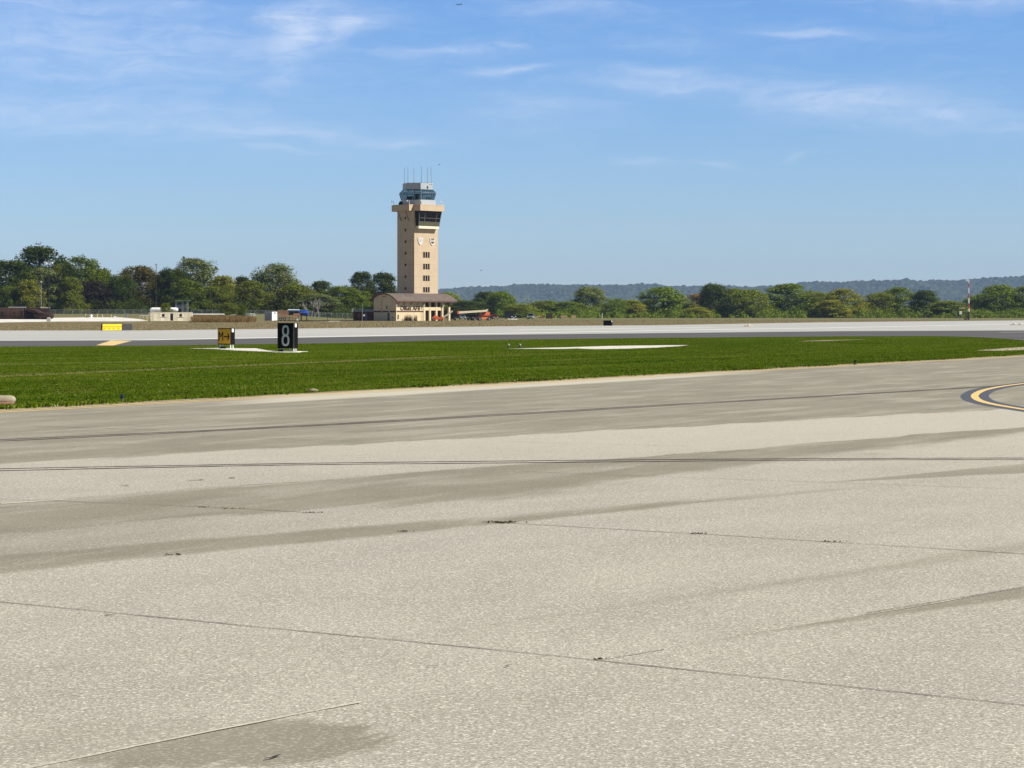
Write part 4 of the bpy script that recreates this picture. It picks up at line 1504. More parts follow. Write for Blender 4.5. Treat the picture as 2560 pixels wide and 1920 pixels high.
# gable door, vent, lamps, conduit
bd = lambda px: ((px - 994.7) * MPP) / -sa + B0      # b of a point on the gable wall
dr = MB().box(A0 - .05, A0 - .002, bd(978.4), bd(973.2), .02, tz(782)).build('door', mat('dark_blue_door', (.035, .05, .09), .5, var=.1), tw)
MB().box(A0 - .09, A0 - .051, bd(977.8), bd(977.4), .95, 1.1).build('handle', M['galv'], dr)
MB().box(A0 - .06, A0 - .002, bd(968), bd(960.5), tz(742.6), tz(741.2)).build('vent', M['brownband'], tw)
MB().box(A0 - .04, A0 - .002, bd(958.9), bd(958.3), tz(777), tz(743.5)).build('conduit', M['brownband'], tw)
MB().box(A0 - .16, A0 - .002, bd(972), bd(970.6), tz(772), tz(765)).build('utility_box', M['brownband'], tw)
MB().box(A0 - .16, A0 - .002, bd(989), bd(985.3), tz(795), tz(793)).build('utility_box', M['charcoal'], tw)
for px in (959.3, 979.1):
    MB().lathe([(-.14, .13), (.02, .15), (.13, .08)], 'z', 10, (A0 - .2, bd(px), tz(779.3))).build('wall_lamp', M['white'], tw)
# lettering
ad = lambda px, b_=B0: ((px - 1035.7) * MPP + sa * b_) / ca
lt = text_obj('lettering', 'Offutt AFB', 1.42, M['sbrown'], tw, (0, B0 - .06, tz(775.3)), (math.radians(90), 0, 0), 0.05, .02)
wd = max(v.co.x for v in lt.data.vertices) - min(v.co.x for v in lt.data.vertices)
lt.scale.x = (ad(1051.2) - ad(1004.8)) / wd
lt.location.x = ad(1004.8)
# eave struts
for px in (999, 1013, 1029.5, 1045, 1058.6):
    a = ad(px)
    MB().bar((a, B0 - .03, tz(762.5)), (a + .05, B0 - .95, up[1][1] - .32), .13).build('strut', M['brownband'], tw)
# glazed entrance zone: dark storefront set back, columns and balcony panels in front
sf = MB().box(-.55, 6.0, B0 + .75, B0 + .85, .02, 5.5).build('storefront', M['darkglass'], tw)
mm = MB()
for a in (.2, 1.0, 2.6, 3.4, 4.9, 5.6):
    mm.box(a - .04, a + .04, B0 + .69, B0 + .748, .05, 5.4)
for z in (1.0, 2.15, 4.2):
    mm.box(-.55, 6.0, B0 + .70, B0 + .746, z, z + .07)
mm.build('mullions', M['bronze'], sf)
MB().box(-.6, -.3, B0 + .3, B0 + .85, 0, 5.5).build('wall', M['tanwall'], tw)
cx_ = [ad(1062.5), ad(1075.6), ad(1091.3)]
for a, h_ in ((ad(1062.3), 5.4), (ad(1075.6), 5.4), (ad(1091.3), 5.4), (ad(1105.5), 5.4), (ad(1122.5), tz(765.5))):
    MB().box(a - .3, a + .3, B0 - .05, B0 + .5, 0, h_).build('column', M['tanwall'], tw)
MB().bar((ad(1122.5), B0 + .2, tz(765.5)), (ad(1122.5), B0 + .2, 5.6), .14).build('post', M['brownband'], tw)
for i in range(3):
    a0 = (ad(1062.3), ad(1075.6), ad(1091.3))[i] + .302; a1 = (ad(1075.6), ad(1091.3), ad(1105.5))[i] - .302
    MB().box(a0, a1, B0, B0 + .25, tz(776.2), tz(767.6)).build('balcony', M['tanwall'], tw)
MB().box(-.55, 6.0, B0 + .26, B0 + .74, tz(776.2), tz(774.5)).build('balcony_floor', M['concrete'], tw)
for px in (994.3, 1059.4, 1106.3):
    a = ad(px, B0 - .2)
    MB().lathe([(0, .09), (.25, .12), (.75, .30), (.78, .1)], 'z', 12, (a, B0 - .42, tz(769.5))).build('downspout_head', M['cream'], tw)
    MB().tube((a, B0 - .42, 0), (a, B0 - .42, tz(769.4)), .085).build('downspout', M['cream'], tw)
for a, d_ in ((ad(1107), 1.1), (ad(1122.5), -1.3), (ad(1122.5), 1.2)):
    MB().bar((a, B0 - .1, tz(766)), (a + d_, B0 - .8, up[1][1] - .3), .11).build('strut', M['brownband'], tw)
# hose and electrical box at the near corner
MB().box(ad(999.2), ad(1000.4), B0 - .2, B0 - .002, .5, 1.6).build('utility_box', M['charcoal'], tw)

# ornamental grass against the lettered wall
og = []
for px in (1012.5, 1016, 1020, 1024.5, 1033, 1036.5):
    p = TC + Vector((ca * ad(px) - sa * (B0 - .8), sa * ad(px) + ca * (B0 - .8), 0))
    n_ = 26
    x = p.x + RNG.normal(0, .22, n_); y = p.y + RNG.normal(0, .22, n_)
    og.append(blades(n_, lambda n, x=x, y=y: (x, y, np.zeros(len(x))), 1.35, .09, lean=.3))
o = bpy.data.objects.new('ornamental_grass', quads_mesh('ornamental_grass', np.concatenate(og), M['leaf_dull']))
COL.objects.link(o)
tag(o, 'thin dark ornamental grass tufts against the sunlit lettered wall', 'grass', kind='stuff')

# maroon annex shed left of the gable
shd = thing('brick_shed', 'dark maroon low shed with grey-blue fascia joined to the shaded gable', 'shed', TC + Vector((ca * A0 - sa * B1, sa * A0 + ca * B1, 0)), PHI)
MB().box(.4, 5.2, .05, 8.2, 0, 2.3).build('wall', M['maroon'], shd)
MB().box(.1, 5.5, .02, 8.35, 2.3, 3.02).build('roof', M['bluegrey'], shd)
MB().box(-.05, .098, 7.85, 8.36, 2.25, 3.1).build('corner_box', M['cream'], shd)
MB().box(.36, .398, 2.9, 3.9, .02, 2.05).build('door', M['blackcar'], shd)
MB().box(.34, .398, 5.6, 6.4, .02, 2.05).build('door', M['brownband'], shd)
p = gp(905.6, 802.6)
fp = thing('flagpole', 'slim pale pole with a small white notice before the maroon shed', 'pole', p)
MB().tube((0, 0, 0), (0, 0, 4.3), .06, .045).build('pole', M['galv'], fp)
MB().box(.25, .65, -.02, .02, 1.2, 1.65).build('notice', M['white'], fp)


# ------------------------------------------------------------------ airfield signs
SIGN_AZ = math.atan2(-RUN_DIR.x, RUN_DIR.y)      # rotation that puts local -y against the runway's direction


def sign_base(px, py, name, label, cat='sign', rz=None):
    p = gp(px, py)
    t_ = thing(name, label, cat, p, -math.atan2(RUN_DIR.x, RUN_DIR.y) if rz is None else rz)
    return t_, p.y / F


# local x to the right along the face, local y away from the viewer's side; front at y=0
s8, k8 = sign_base(694.5, 879.6, 'distance_sign', 'black distance sign with a grey figure 8 on turf')
c8 = math.cos(math.atan2(RUN_DIR.x, RUN_DIR.y)); n8 = math.sin(math.atan2(RUN_DIR.x, RUN_DIR.y))
W8, D8 = 41.5 * k8 / c8, 9.5 * k8 / n8
z0, z1 = 9 * k8, 72 * k8
MB().box(0, W8, 0, D8, z0, z1).build('cabinet', M['black'], s8)
fr = MB()
fr.box(-.012, .025, -.012, D8 + .01, z0 - .012, z1 + .012); fr.box(W8 - .02, W8 + .012, -.012, .03, z0 - .01, z1 + .011); fr.box(.026, W8 - .021, -.011, .03, z1 - .015, z1 + .0125)
fr.build('frame', M['charcoal'], s8)


def eight(cx0, zc, wd_, ht, st, y0, th):
    b = MB()
    for (zc_, h_, w_) in ((zc + ht * .235, ht * .53, wd_ * .9), (zc - ht * .225, ht * .55, wd_)):
        n_ = 32
        ro, ri = [], []
        for k in range(n_):
            a = 2 * math.pi * k / n_
            c_, s_ = math.cos(a), math.sin(a)
            e = .8
            fx = abs(c_) ** e * (1 if c_ > 0 else -1); fz = abs(s_) ** e * (1 if s_ > 0 else -1)
            ro.append((cx0 + fx * w_ / 2, zc_ + fz * h_ / 2)); ri.append((cx0 + fx * (w_ / 2 - st), zc_ + fz * (h_ / 2 - st)))
        for k in range(n_):
            k2 = (k + 1) % n_
            b.prism([(ro[k][0], y0, ro[k][1]), (ro[k2][0], y0, ro[k2][1]), (ri[k2][0], y0, ri[k2][1]), (ri[k][0], y0, ri[k][1])], (0, th, 0))
        y0 -= .002
    return b


eight(W8 * .50, (z0 + z1) / 2, 20 * k8 / c8, 52 * k8, 5.4 * k8 / c8 * .8, -.012, .01).build('numeral', mat('grey_numeral', (.50, .56, .56), .5, var=.05), s8)
MB().box(W8 + .002, W8 + .006, D8 * .30, D8 * .72, z1 - .20, z1 - .02).build('sticker', M['white'], s8)
for x in (.12, W8 * .62, W8 - .06):
    for y in ((.1, D8 - .1) if x != W8 * .62 else (D8 / 2,)):
        MB().tube((x, y, 0), (x, y, z0 - .001), .035).build('leg', M['white'], s8)
MB().box(-.25, W8 + .35, -.2, D8 + .35, .0, .03).build('base_plate', M['padwhite'], s8)
MB().box(.06, .22, -.05, .12, .031, z0 * .6).build('junction_box', M['black'], s8)

sM, kM = sign_base(544.4, 871.8, 'taxiway_sign', 'amber taxiway sign lettered M with an arrow beside the black 8 sign')
WM, DM = 34.5 * kM / c8, 8.8 * kM / n8
z0, z1 = 10.5 * kM, 51.5 * kM
MB().box(0, WM, 0, DM, z0, z1).build('cabinet', M['black'], sM)
pn = MB().box(.035, WM - .02, -.012, -.001, z0 + .05, z1 - .04).build('face', M['amber'], sM)


def pl(pts, y0, th=.006): return MB().prism([(x, y0, z) for x, z in pts], (0, th, 0))


zm0, zm1 = z0 + 9 * kM, z0 + 31 * kM
mx0, mx1 = .07, .07 + 12.2 * kM / c8
mw = .05
b = MB()
hgt = zm1 - zm0
b.prism([(mx0, -.02, zm0), (mx0 + mw, -.02, zm0), (mx0 + mw, -.02, zm1), (mx0, -.02, zm1)], (0, .007, 0))
b.prism([(mx1 - mw, -.02, zm0), (mx1, -.02, zm0), (mx1, -.02, zm1), (mx1 - mw, -.02, zm1)], (0, .007, 0))
xm = (mx0 + mx1) / 2
b.prism([(mx0 + mw * .2, -.021, zm1), (mx0 + mw * 1.2, -.021, zm1), (xm + mw * .45, -.021, zm0 + hgt * .42), (xm - mw * .45, -.021, zm0 + hgt * .42)], (0, .007, 0))
b.prism([(mx1 - mw * .2, -.0215, zm1), (mx1 - mw * 1.2, -.0215, zm1), (xm - mw * .45, -.0215, zm0 + hgt * .42), (xm + mw * .45, -.0215, zm0 + hgt * .42)], (0, .007, 0))
b.build('letter', M['black'], pn)
zc_ = (zm0 + zm1) / 2 - .01
ax0, ax1 = mx1 + .05, WM - .05
b = MB()
b.prism([(ax0, -.02, zc_ - .03), (ax1 - .05, -.02, zc_ - .03), (ax1 - .05, -.02, zc_ + .03), (ax0, -.02, zc_ + .03)], (0, .007, 0))
b.prism([(ax1 - .16, -.021, zc_ + .17), (ax1 - .09, -.021, zc_ + .17), (ax1, -.021, zc_), (ax1 - .09, -.021, zc_ - .17), (ax1 - .16, -.021, zc_ - .17), (ax1 - .075, -.021, zc_)], (0, .007, 0))
b.build('arrow', M['black'], pn)
MB().box(WM + .002, WM + .006, DM * .28, DM * .72, z1 - .21, z1 - .03).build('sticker', M['white'], sM)
for x in (.1, WM - .07):
    for y in (.08, DM - .08):
        MB().tube((x, y, 0), (x, y, z0 - .001), .035).build('leg', M['white'], sM)
MB().box(.05, .30, .05, .3, .0, z0 * .5).build('junction_box', M['charcoal'], sM)

# yellow runway boundary sign across the runway: faces the runway
py_, kY = gp(255.6, 827), gp(255.6, 827).y / F
sY = thing('boundary_sign', 'bright yellow sign with solid and dashed black bars beyond the runway', 'sign', py_, RUN_ANG)
# local x = along the runway away from the viewer, local -y = towards the runway
cY, nY = math.cos(RUN_ANG), math.sin(RUN_ANG)
LY, DY = 58 * kY / cY, 3.6 * kY / nY
ly = 37 * kY / cY
z1 = 17.2 * kY
MB().box(0, LY, 0, DY, .04, z1).build('cabinet', M['charcoal'], sY)
fY = MB().box(.03, ly, -.02, -.001, .05, z1 - .03).build('face', M['yellow'], sY)
bb = MB()
for z_ in (z1 * .60, z1 * .52):
    bb.box(.04, ly - .02, -.027, -.0205, z_, z_ + .022)
for z_ in (z1 * .34, z1 * .22):
    for k in range(4):
        x_ = .12 + k * (ly - .1) / 4
        bb.box(x_, x_ + ly * .13, -.027, -.0205, z_, z_ + .03)
bb.build('bar_pattern', M['black'], fY)
for x in (.3, LY / 2, LY - .3):
    MB().tube((x, DY / 2, 0), (x, DY / 2, .04), .05).build('leg', M['charcoal'], sY)

# black sign seen beyond the runway at the centre right
pK = gp(1508.5, 815)
kK = pK.y / F
sK = thing('black_sign', 'plain black sign box standing on the far runway edge', 'sign', pK, -math.atan2(RUN_DIR.x, RUN_DIR.y))
wK, dK = 19 * kK / c8, 3 * kK / n8
MB().box(0, wK, 0, dK, .05, 14 * kK).build('cabinet', M['black'], sK)
MB().box(wK + .002, wK + .008, dK * .3, dK * .7, 10 * kK, 13.3 * kK).build('sticker', M['white'], sK)
for x in (.12, wK - .12):
    MB().tube((x, dK / 2, 0), (x, dK / 2, .05), .04).build('leg', M['charcoal'], sK)


# ------------------------------------------------------------------ vehicles
def wheel_to(root, x, y, r, wd_):
    wv = MB().lathe([(-wd_ / 2, r * .6), (-wd_ / 2, r * .93), (-wd_ * .35, r), (wd_ * .35, r), (wd_ / 2, r * .93), (wd_ / 2, r * .6)], 'y', 18, (x, y, r)).build('wheel', M['tyre'], root, True)
    MB().lathe([(-wd_ / 2 - .012, r * .1), (-wd_ / 2 - .012, r * .52), (wd_ / 2 + .012, r * .52), (wd_ / 2 + .012, r * .1)], 'y', 14, (x, y, r)).build('rim', M['galv'], wv)


def car(name, label, cat, px, py, head, L, W, H, kind, paint, Y=None):
    p = gp(px, py) if Y is None else base(px, Y)
    r = thing(name, label, cat, p, head, None)
    g = .22 * H / 1.5
    wr = .21 * H if kind == 'sedan' else .2 * H
    belt = .58 * H if kind != 'sedan' else .62 * H
    h2 = L / 2
    # lower body: profile along x (front at +x)
    prof = [(-h2, g + .1), (-h2 + .05, belt * .92), (-h2 + .25, belt), (h2 * .38, belt), (h2 - .25, belt * .86), (h2, belt * .66), (h2 - .02, g + .08), (h2 - .3, g), (-h2 + .3, g)]
    if kind == 'pickup':
        prof[2] = (-h2 + .08, belt)
    rings = []
    for y, s_ in ((-W / 2, .97), (-W / 2 + .08, 1.0), (W / 2 - .08, 1.0), (W / 2, .97)):
        rings.append([(x * s_, y, z if z > g + .3 else z) for x, z in prof])
    MB().loft(rings).build('body', paint, r)
    if kind == 'sedan': c0, c1, t0, t1 = -h2 * .80, h2 * .36, -h2 * .42, h2 * .02
    elif kind == 'pickup': c0, c1, t0, t1 = -h2 * .22, h2 * .42, -h2 * .14, h2 * .14
    else: c0, c1, t0, t1 = -h2 + .1, h2 * .42, -h2 * .9, h2 * .16
    w0, w1 = W / 2 - .06, W / 2 - .2
    MB().loft([[(c0, -w0, belt), (c1, -w0, belt), (c1, w0, belt), (c0, w0, belt)], [(t0, -w1, H - .06), (t1, -w1, H - .06), (t1, w1, H - .06), (t0, w1, H - .06)]]).build('windows', M['darkglass'], r)
    rf = MB()
    rf.loft([[(t0 - .03, -w1 - .02, H - .06), (t1 + .03, -w1 - .02, H - .06), (t1 + .03, w1 + .02, H - .06), (t0 - .03, w1 + .02, H - .06)], [(t0 + .08, -w1 + .06, H), (t1 - .08, -w1 + .06, H), (t1 - .08, w1 - .06, H), (t0 + .08, w1 - .06, H)]])
    for s_ in (-1, 1):
        rf.bar((c1, s_ * w0, belt), (t1, s_ * w1, H - .05), .09)
        rf.bar((c0, s_ * w0, belt), (t0, s_ * w1, H - .05), .12)
        rf.bar(((c0 + c1) / 2, s_ * (w0 + .005), belt), ((t0 + t1) / 2, s_ * (w1 + .005), H - .05), .08)
    rf.build('roof', paint, r)
    for sx_ in (-1, 1):
        for sy in (-1, 1):
            wheel_to(r, sx_ * h2 * .62, sy * (W / 2 - .1), wr, .22)
    for sy in (-1, 1):
        MB().box(h2 - .10, h2 + .012, sy * W * .36 - .17, sy * W * .36 + .17, belt * .66, belt * .82).build('headlight', M['lens'], r)
        MB().box(-h2 - .012, -h2 + .1, sy * W * .38 - .12, sy * W * .38 + .12, belt * .66, belt * .86).build('tail_light', M['red'], r)
        MB().box(c1 - .25, c1 - .05, sy * (W / 2 + .02), sy * (W / 2 + .2), belt + .02, belt + .18).build('mirror', M['black'], r)
    MB().box(h2 - .02, h2 + .03, -W * .44, W * .44, g + .02, belt * .42).build('bumper', M['charcoal'], r)
    MB().box(h2 + .031, h2 + .04, -.2, .2, g + .12, g + .26).build('licence_plate', M['white'], r)
    MB().box(h2 - .03, h2 + .016, -W * .2, W * .2, belt * .58, belt * .80).build('grille', M['black'], r)
    if kind == 'pickup':
        MB().box(-h2 + .15, c0 - .1, -W / 2 + .15, W / 2 - .15, belt + .002, belt + .01).build('cargo_bed', M['charcoal'], r)
    return r


R_ = math.radians
car('parked_car', 'dark silver saloon parked nose to camera under the cream boom', 'car', 1156, 798.7, R_(-82), 4.6, 1.85, 1.5, 'sedan', M['silver'])
car('parked_car', 'black station wagon parked behind the orange boom lift chassis', 'car', 1183, 799.2, R_(-110), 4.8, 1.95, 1.72, 'suv', M['blackcar'], 610)
car('parked_car', 'red car parked just right of the orange boom lift', 'car', 1235.5, 798.4, R_(-75), 4.5, 1.8, 1.45, 'sedan', M['red'])
car('pickup_truck', 'dark navy van parked alone before the bright green trees', 'van', 1276, 797.2, R_(-62), 5.0, 2.05, 1.95, 'suv', M['navy'])
car('pickup_truck', 'pale silver pickup facing the camera beside the little cream hoist', 'pickup', 1327, 798.2, R_(-98), 5.4, 2.0, 1.92, 'pickup', M['silver'])
car('parked_car', 'car half hidden behind the last tan porch column of the tower', 'car', 1130, 798.6, R_(-85), 4.4, 1.8, 1.5, 'sedan', M['blackcar'], 612)

# big boom lift
def boom_lift():
    p = gp(1199, 801.2)
    k = p.y / F
    r = thing('boom_lift', 'orange boom lift with long cream boom lowered level beside the tower', 'boom lift', p, R_(12))
    X = lambda px: (px - 1199) * k
    Z = lambda py: (801.2 - py) * k
    MB().loft([[(X(1176), -1.1, Z(797.5)), (X(1221), -1.1, Z(797.5)), (X(1221), 1.1, Z(797.5)), (X(1176), 1.1, Z(797.5))], [(X(1178), -1.0, Z(792.5)), (X(1219), -1.0, Z(792.5)), (X(1219), 1.0, Z(792.5)), (X(1178), 1.0, Z(792.5))]]).build('chassis', M['orange'], r)
    MB().prism([(X(1178), -.9, Z(792.5)), (X(1197), -.9, Z(792.5)), (X(1197), -.9, Z(789.5)), (X(1186), -.9, Z(789.3))], (0, 1.8, 0)).build('hood', M['orange'], r)
    for x in (X(1197.5), X(1221.5), X(1180)):
        for s_ in (-1, 1):
            wheel_to(r, x, s_ * 1.15, .48, .38)
    MB().lathe([(0, .75), (.25, .7)], 'z', 18, (X(1210), 0, Z(792.4))).build('slew_ring', M['charcoal'], r)
    MB().loft([[(X(1199), -1.05, Z(790)), (X(1221), -1.05, Z(790)), (X(1221), 1.05, Z(790)), (X(1199), 1.05, Z(790))], [(X(1199.5), -1.1, Z(786.6)), (X(1224), -1.1, Z(786.6)), (X(1224), 1.1, Z(786.6)), (X(1199.5), 1.1, Z(786.6))],
               [(X(1201.5), -1.0, Z(780.3)), (X(1223.2), -1.0, Z(780.3)), (X(1223.2), 1.0, Z(780.3)), (X(1201.5), 1.0, Z(780.3))], [(X(1203), -.8, Z(779.4)), (X(1221), -.8, Z(779.4)), (X(1221), .8, Z(779.4)), (X(1203), .8, Z(779.4))]]).build('turret', M['orange'], r)

    def beam(a, b_, y, wd_, h0, h1):
        return MB().loft([[(a[0], y - wd_, a[1] - h0), (a[0], y + wd_, a[1] - h0), (a[0], y + wd_, a[1] + h0), (a[0], y - wd_, a[1] + h0)],
                          [(b_[0], y - wd_, b_[1] - h1), (b_[0], y + wd_, b_[1] - h1), (b_[0], y + wd_, b_[1] + h1), (b_[0], y - wd_, b_[1] + h1)]])
    beam((X(1144), Z(781.3)), (X(1216), Z(776.8)), -1.35, .22, .31, .24).build('boom', M['boomcream'], r)
    beam((X(1139.5), Z(781.4)), (X(1144.5), Z(781.2)), -1.35, .27, .36, .38).build('boom_head', M['orange'], r)
    MB().bar((X(1208), -1.35, Z(778.4)), (X(1218), -1.35, Z(773.4)), .3, .26).build('jib', M['boomcream'], r)
    MB().bar((X(1206), -1.2, Z(787)), (X(1213), -1.3, Z(778)), .25).build('lift_cylinder', M['charcoal'], r)
    bk = MB()
    x0, x1, zz0, zz1 = X(1163), X(1172), Z(794), Z(785.5)
    for y in (-1.9, -1.0):
        for z_ in (zz0, (zz0 + zz1) / 2, zz1):
            bk.bar((x0, y, z_), (x1, y, z_), .05)
    for x in (x0, x1):
        for y in (-1.9, -1.0):
            bk.bar((x, y, zz0), (x, y, zz1), .05)
        bk.bar((x, -1.9, zz1), (x, -1.0, zz1), .05)
    bk.build('work_basket', M['charcoal'], r)


boom_lift()


def small_lift(px, py, label, tip, rot, s=1.0, body=True):
    p = gp(px, py)
    k = p.y / F
    r = thing('articulated_lift' if body else 'hoist', label, 'lift' if body else 'hoist', p, rot)
    if body:
        MB().loft([[(-2.6, -.9, .3), (.3, -.9, .3), (.3, .9, .3), (-2.6, .9, .3)], [(-2.5, -.8, .95), (.1, -.8, .95), (.1, .8, .95), (-2.5, .8, .95)]]).build('chassis', M['orange'], r)
        for x in (-2.1, -.2):
            for s_ in (-1, 1): wheel_to(r, x, s_ * .9, .36, .28)
        MB().loft([[(-2.2, -.7, .96), (-.9, -.7, .96), (-.9, .7, .96), (-2.2, .7, .96)], [(-2.1, -.6, 1.35), (-1.2, -.6, 1.35), (-1.2, .6, 1.35), (-2.1, .6, 1.35)]]).build('turret', M['orange'], r)
    q = Vector(((tip[0] - px) * k, 0, (py - tip[1]) * k))
    MB().bar((0, -1.0 if body else 0, .7 * s), (q.x, -1.0 if body else 0, q.z), .34 * s, .38 * s).build('boom', M['boomcream'], r)
    MB().bar((-.5 * s, -1.0 if body else 0, .35 * s), (.25 * s, -1.0 if body else 0, .85 * s), .4 * s, .5 * s).build('boom_foot', M['orange'], r)
    if not body:
        MB().box(q.x - .1, q.x + .25, -.2, .2, q.z - .9, q.z + .2).build('hoist_head', M['orange'], r)
        MB().bar((q.x + .1, 0, 0), (q.x + .1, 0, q.z - .8), .12).build('leg', M['orange'], r)
    return r


small_lift(1106, 802.6, 'small orange lift with a slanted cream arm at the tower porch', (1132, 777.5), 0.0)
small_lift(1336, 797.5, 'little cream arm hoist with orange end beside the pale silver pickup', (1354, 789.5), 0.0, .6, False)


# ------------------------------------------------------------------ right-hand field objects
def crate(px0, px1, py0, py1, name, label, cat, m_, legs=False, dep=1.6):
    p = gp((px0 + px1) / 2, py1)
    k = p.y / F
    r = thing(name, label, cat, p, R_(8))
    w_, h_ = (px1 - px0) * k, (py1 - py0) * k
    z_ = .45 * h_ if legs else .1
    MB().box(-w_ / 2, w_ / 2, 0, dep, z_, h_ - .05).build('body', m_, r)
    MB().box(-w_ / 2 - .05, w_ / 2 + .05, -.05, dep + .05, h_ - .05, h_ + .02).build('lid', m_, r)
    rb = MB()
    for x in (-w_ / 2 + .1, 0, w_ / 2 - .1):
        rb.box(x - .05, x + .05, -.04, -.001, z_, h_ - .05)
    rb.build('ribs', m_, r)
    for x in (-w_ / 2 + .1, w_ / 2 - .1):
        for y in (.1, dep - .1):
            MB().box(x - .08, x + .08, y - .08, y + .08, 0, z_).build('leg', m_, r)
    return r


crate(1367, 1381, 783.5, 797, 'waste_bin', 'tall dark brown waste bin at the foot of the tree row', 'bin', M['darkbrown'])
crate(1402, 1415, 788.6, 797.8, 'wooden_crate', 'tan wooden crate on legs right of the dark brown bin', 'crate', M['tanwood'], True)
crate(1428, 1440.5, 788.4, 795.5, 'wooden_crate', 'low tan crate farther right, nearest to the thin white post', 'crate', M['tanwood'], False)


def post(px, py0, py1, r, m_, name, label, cat, cap=None, group=None):
    p = gp(px, py1)
    k = p.y / F
    t_ = thing(name, label, cat, p, 0, group)
    h_ = (py1 - py0) * k
    MB().tube((0, 0, -.05), (0, 0, h_), r, r * .9, 10).build('shaft', m_, t_)
    if cap:
        MB().lathe([(0, r * 1.2), (.12, r * 1.5), (.2, r * .8)], 'z', 10, (0, 0, h_)).build('cap', cap, t_)
    return t_


post(1390, 792.5, 798, .10, M['tanwood'], 'stake', 'short tan stake between the brown bin and the first tan crate', 'stake', M['cream'])
post(1417.2, 791, 798, .08, M['tanwood'], 'stake', 'short tan stake at the right side of the legged crate', 'stake', M['cream'])
post(1505.5, 784, 796.5, .10, M['white'], 'marker_post', 'thin white post before the trees left above the black sign', 'post', M['lens'])
p = gp(2546, 793.5)
k = p.y / F
t_ = thing('equipment_box', 'dark equipment box with white side post at the right edge', 'cabinet', p)
MB().box(-10 * k, 0, 0, 2, 0, 15.5 * k).build('body', M['black'], t_)
MB().box(-10 * k - .08, .08, -.1, 2.1, 15.5 * k, 16.2 * k).build('lid', M['charcoal'], t_)
MB().box(.1, 2.4 * k, .2, .8, 0, 16.5 * k).build('side_post', M['white'], t_)

# striped mast
p = gp(2421.6, 799.5)
k = p.y / F
ms = thing('striped_mast', 'red and white banded mast with a crossarm right of the field', 'mast', p)
bands = [(799.5, 779, 'charcoal', .33), (779, 771, 'white', .24), (771, 758, 'mastred', .22), (758, 745, 'white', .21), (745, 733, 'mastred', .19), (733, 719, 'white', .17), (719, 708, 'mastred', .15), (708, 697, 'white', .14)]
for y0, y1, m_, rr in bands:
    MB().tube((0, 0, (799.5 - y0) * k), (0, 0, (799.5 - y1) * k), rr, rr * .95, 10).build('band', M[m_], ms)
MB().bar((-.7, 0, (799.5 - 700) * k), (.5, 0, (799.5 - 700) * k), .1).build('crossarm', M['galv'], ms)
MB().box(-.75, -.25, -.15, .15, (799.5 - 703) * k, (799.5 - 699) * k).build('sensor_box', M['white'], ms)
MB().tube((0, 0, (799.5 - 697) * k), (0, 0, (799.5 - 693.5) * k), .05).build('finial', M['galv'], ms)
MB().box(-1.2, -.5, -.3, .3, 0, 4 * k).build('control_box', M['charcoal'], ms)
p = gp(2404, 799)
k = p.y / F
ws = thing('weather_station', 'small weather station with white box and brown frame left of the striped mast', 'weather station', p)
for x in (-.5, .7):
    MB().bar((x, 0, 0), (x, 0, (799 - 769.5) * k), .12).build('leg', M['brownband'], ws)
MB().bar((-.7, 0, (799 - 770) * k), (.95, 0, (799 - 770) * k), .16).build('crossbar', M['cream'], ws)
MB().box(-.75, .05, -.4, -.08, (799 - 786) * k, (799 - 778) * k).build('box', M['white'], ws)
MB().bar((-.5, 0, (799 - 785) * k), (.7, 0, (799 - 785) * k), .1).build('brace', M['brownband'], ws)

# runway lights lying on the far runway, and edge lights in the turf
def edge_light(px, py, label, m_, s=1.0, group=None):
    p = gp(px, py)
    r = thing('edge_light', label, 'runway light', p, 0, group)
    MB().lathe([(0, .16 * s), (.03, .16 * s), (.05, .08 * s), (.2 * s, .06 * s)], 'z', 12).build('base', M['charcoal'], r)
    MB().lathe([(.2 * s, .07 * s), (.24 * s, .1 * s), (.33 * s, .09 * s), (.38 * s, .02 * s)], 'z', 12).build('lens', m_, r)


edge_light(1271.5, 870, 'pale stubby edge light in the turf, the left one of two', M['concrete'], .6)
edge_light(1300, 870, 'pale stubby edge light in the turf at the narrow tip of the white pad', M['concrete'], .6)
edge_light(2138, 912, 'small black light standing in turf close to the apron edge', M['black'], .45)
edge_light(305, 1004.5, 'dark stubby light in the turf at left near the apron edge', M['navy'], .42)
for i, (px, lab) in enumerate(((1872, 'flush runway light housing on the pale runway, right of centre'), (2536, 'orange and white flush light on the runway near the right edge'), (2551, 'flush light at the extreme right on the pale runway'))):
    p = gp(px, 816 if i == 0 else 812.5)
    r = thing('runway_fixture', lab, 'runway light', p)
    MB().lathe([(0, .75), (.08, .7), (.15, .3), (.17, .05)], 'z', 14).build('housing', M['buff'] if i else M['tanwood'], r)
    MB().lathe([(.17, .2), (.3, .18), (.34, .05)], 'z', 10).build('lens', M['lens'], r)
# sandbag-like roll at the left edge of the apron
p = gp(14, 1010)
r = thing('sandbag_roll', 'buff rounded roll lying at the apron edge far left', 'sandbag', p, R_(12))
MB().lathe([(-.75, .05), (-.7, .08), (-.4, .095), (0, .09), (.12, .088), (.18, .062), (.205, .02)], 'x', 16, (0, 0, .085)).build('roll', M['buff'], r, True)
MB().box(-.6, .18, -.33, -.05, 0, .035).build('board', M['plank'], r)
o = MB().lathe([(0, .13), (.03, .14), (.06, .09), (.08, .02)], 'z', 9, (0, 0, 0))
o.v = [(x * (1 + .3 * math.sin(7 * i)), y * (1 + .25 * math.cos(5 * i)), z) for i, (x, y, z) in enumerate(o.v)]
o = o.build('dirt_clod', mat('dark_soil', (.20, .165, .11), .95, var=.3))
o.location = gp(782, 979)
tag(o, 'dark lump of soil on the verge near the middle of the apron edge', 'clod')


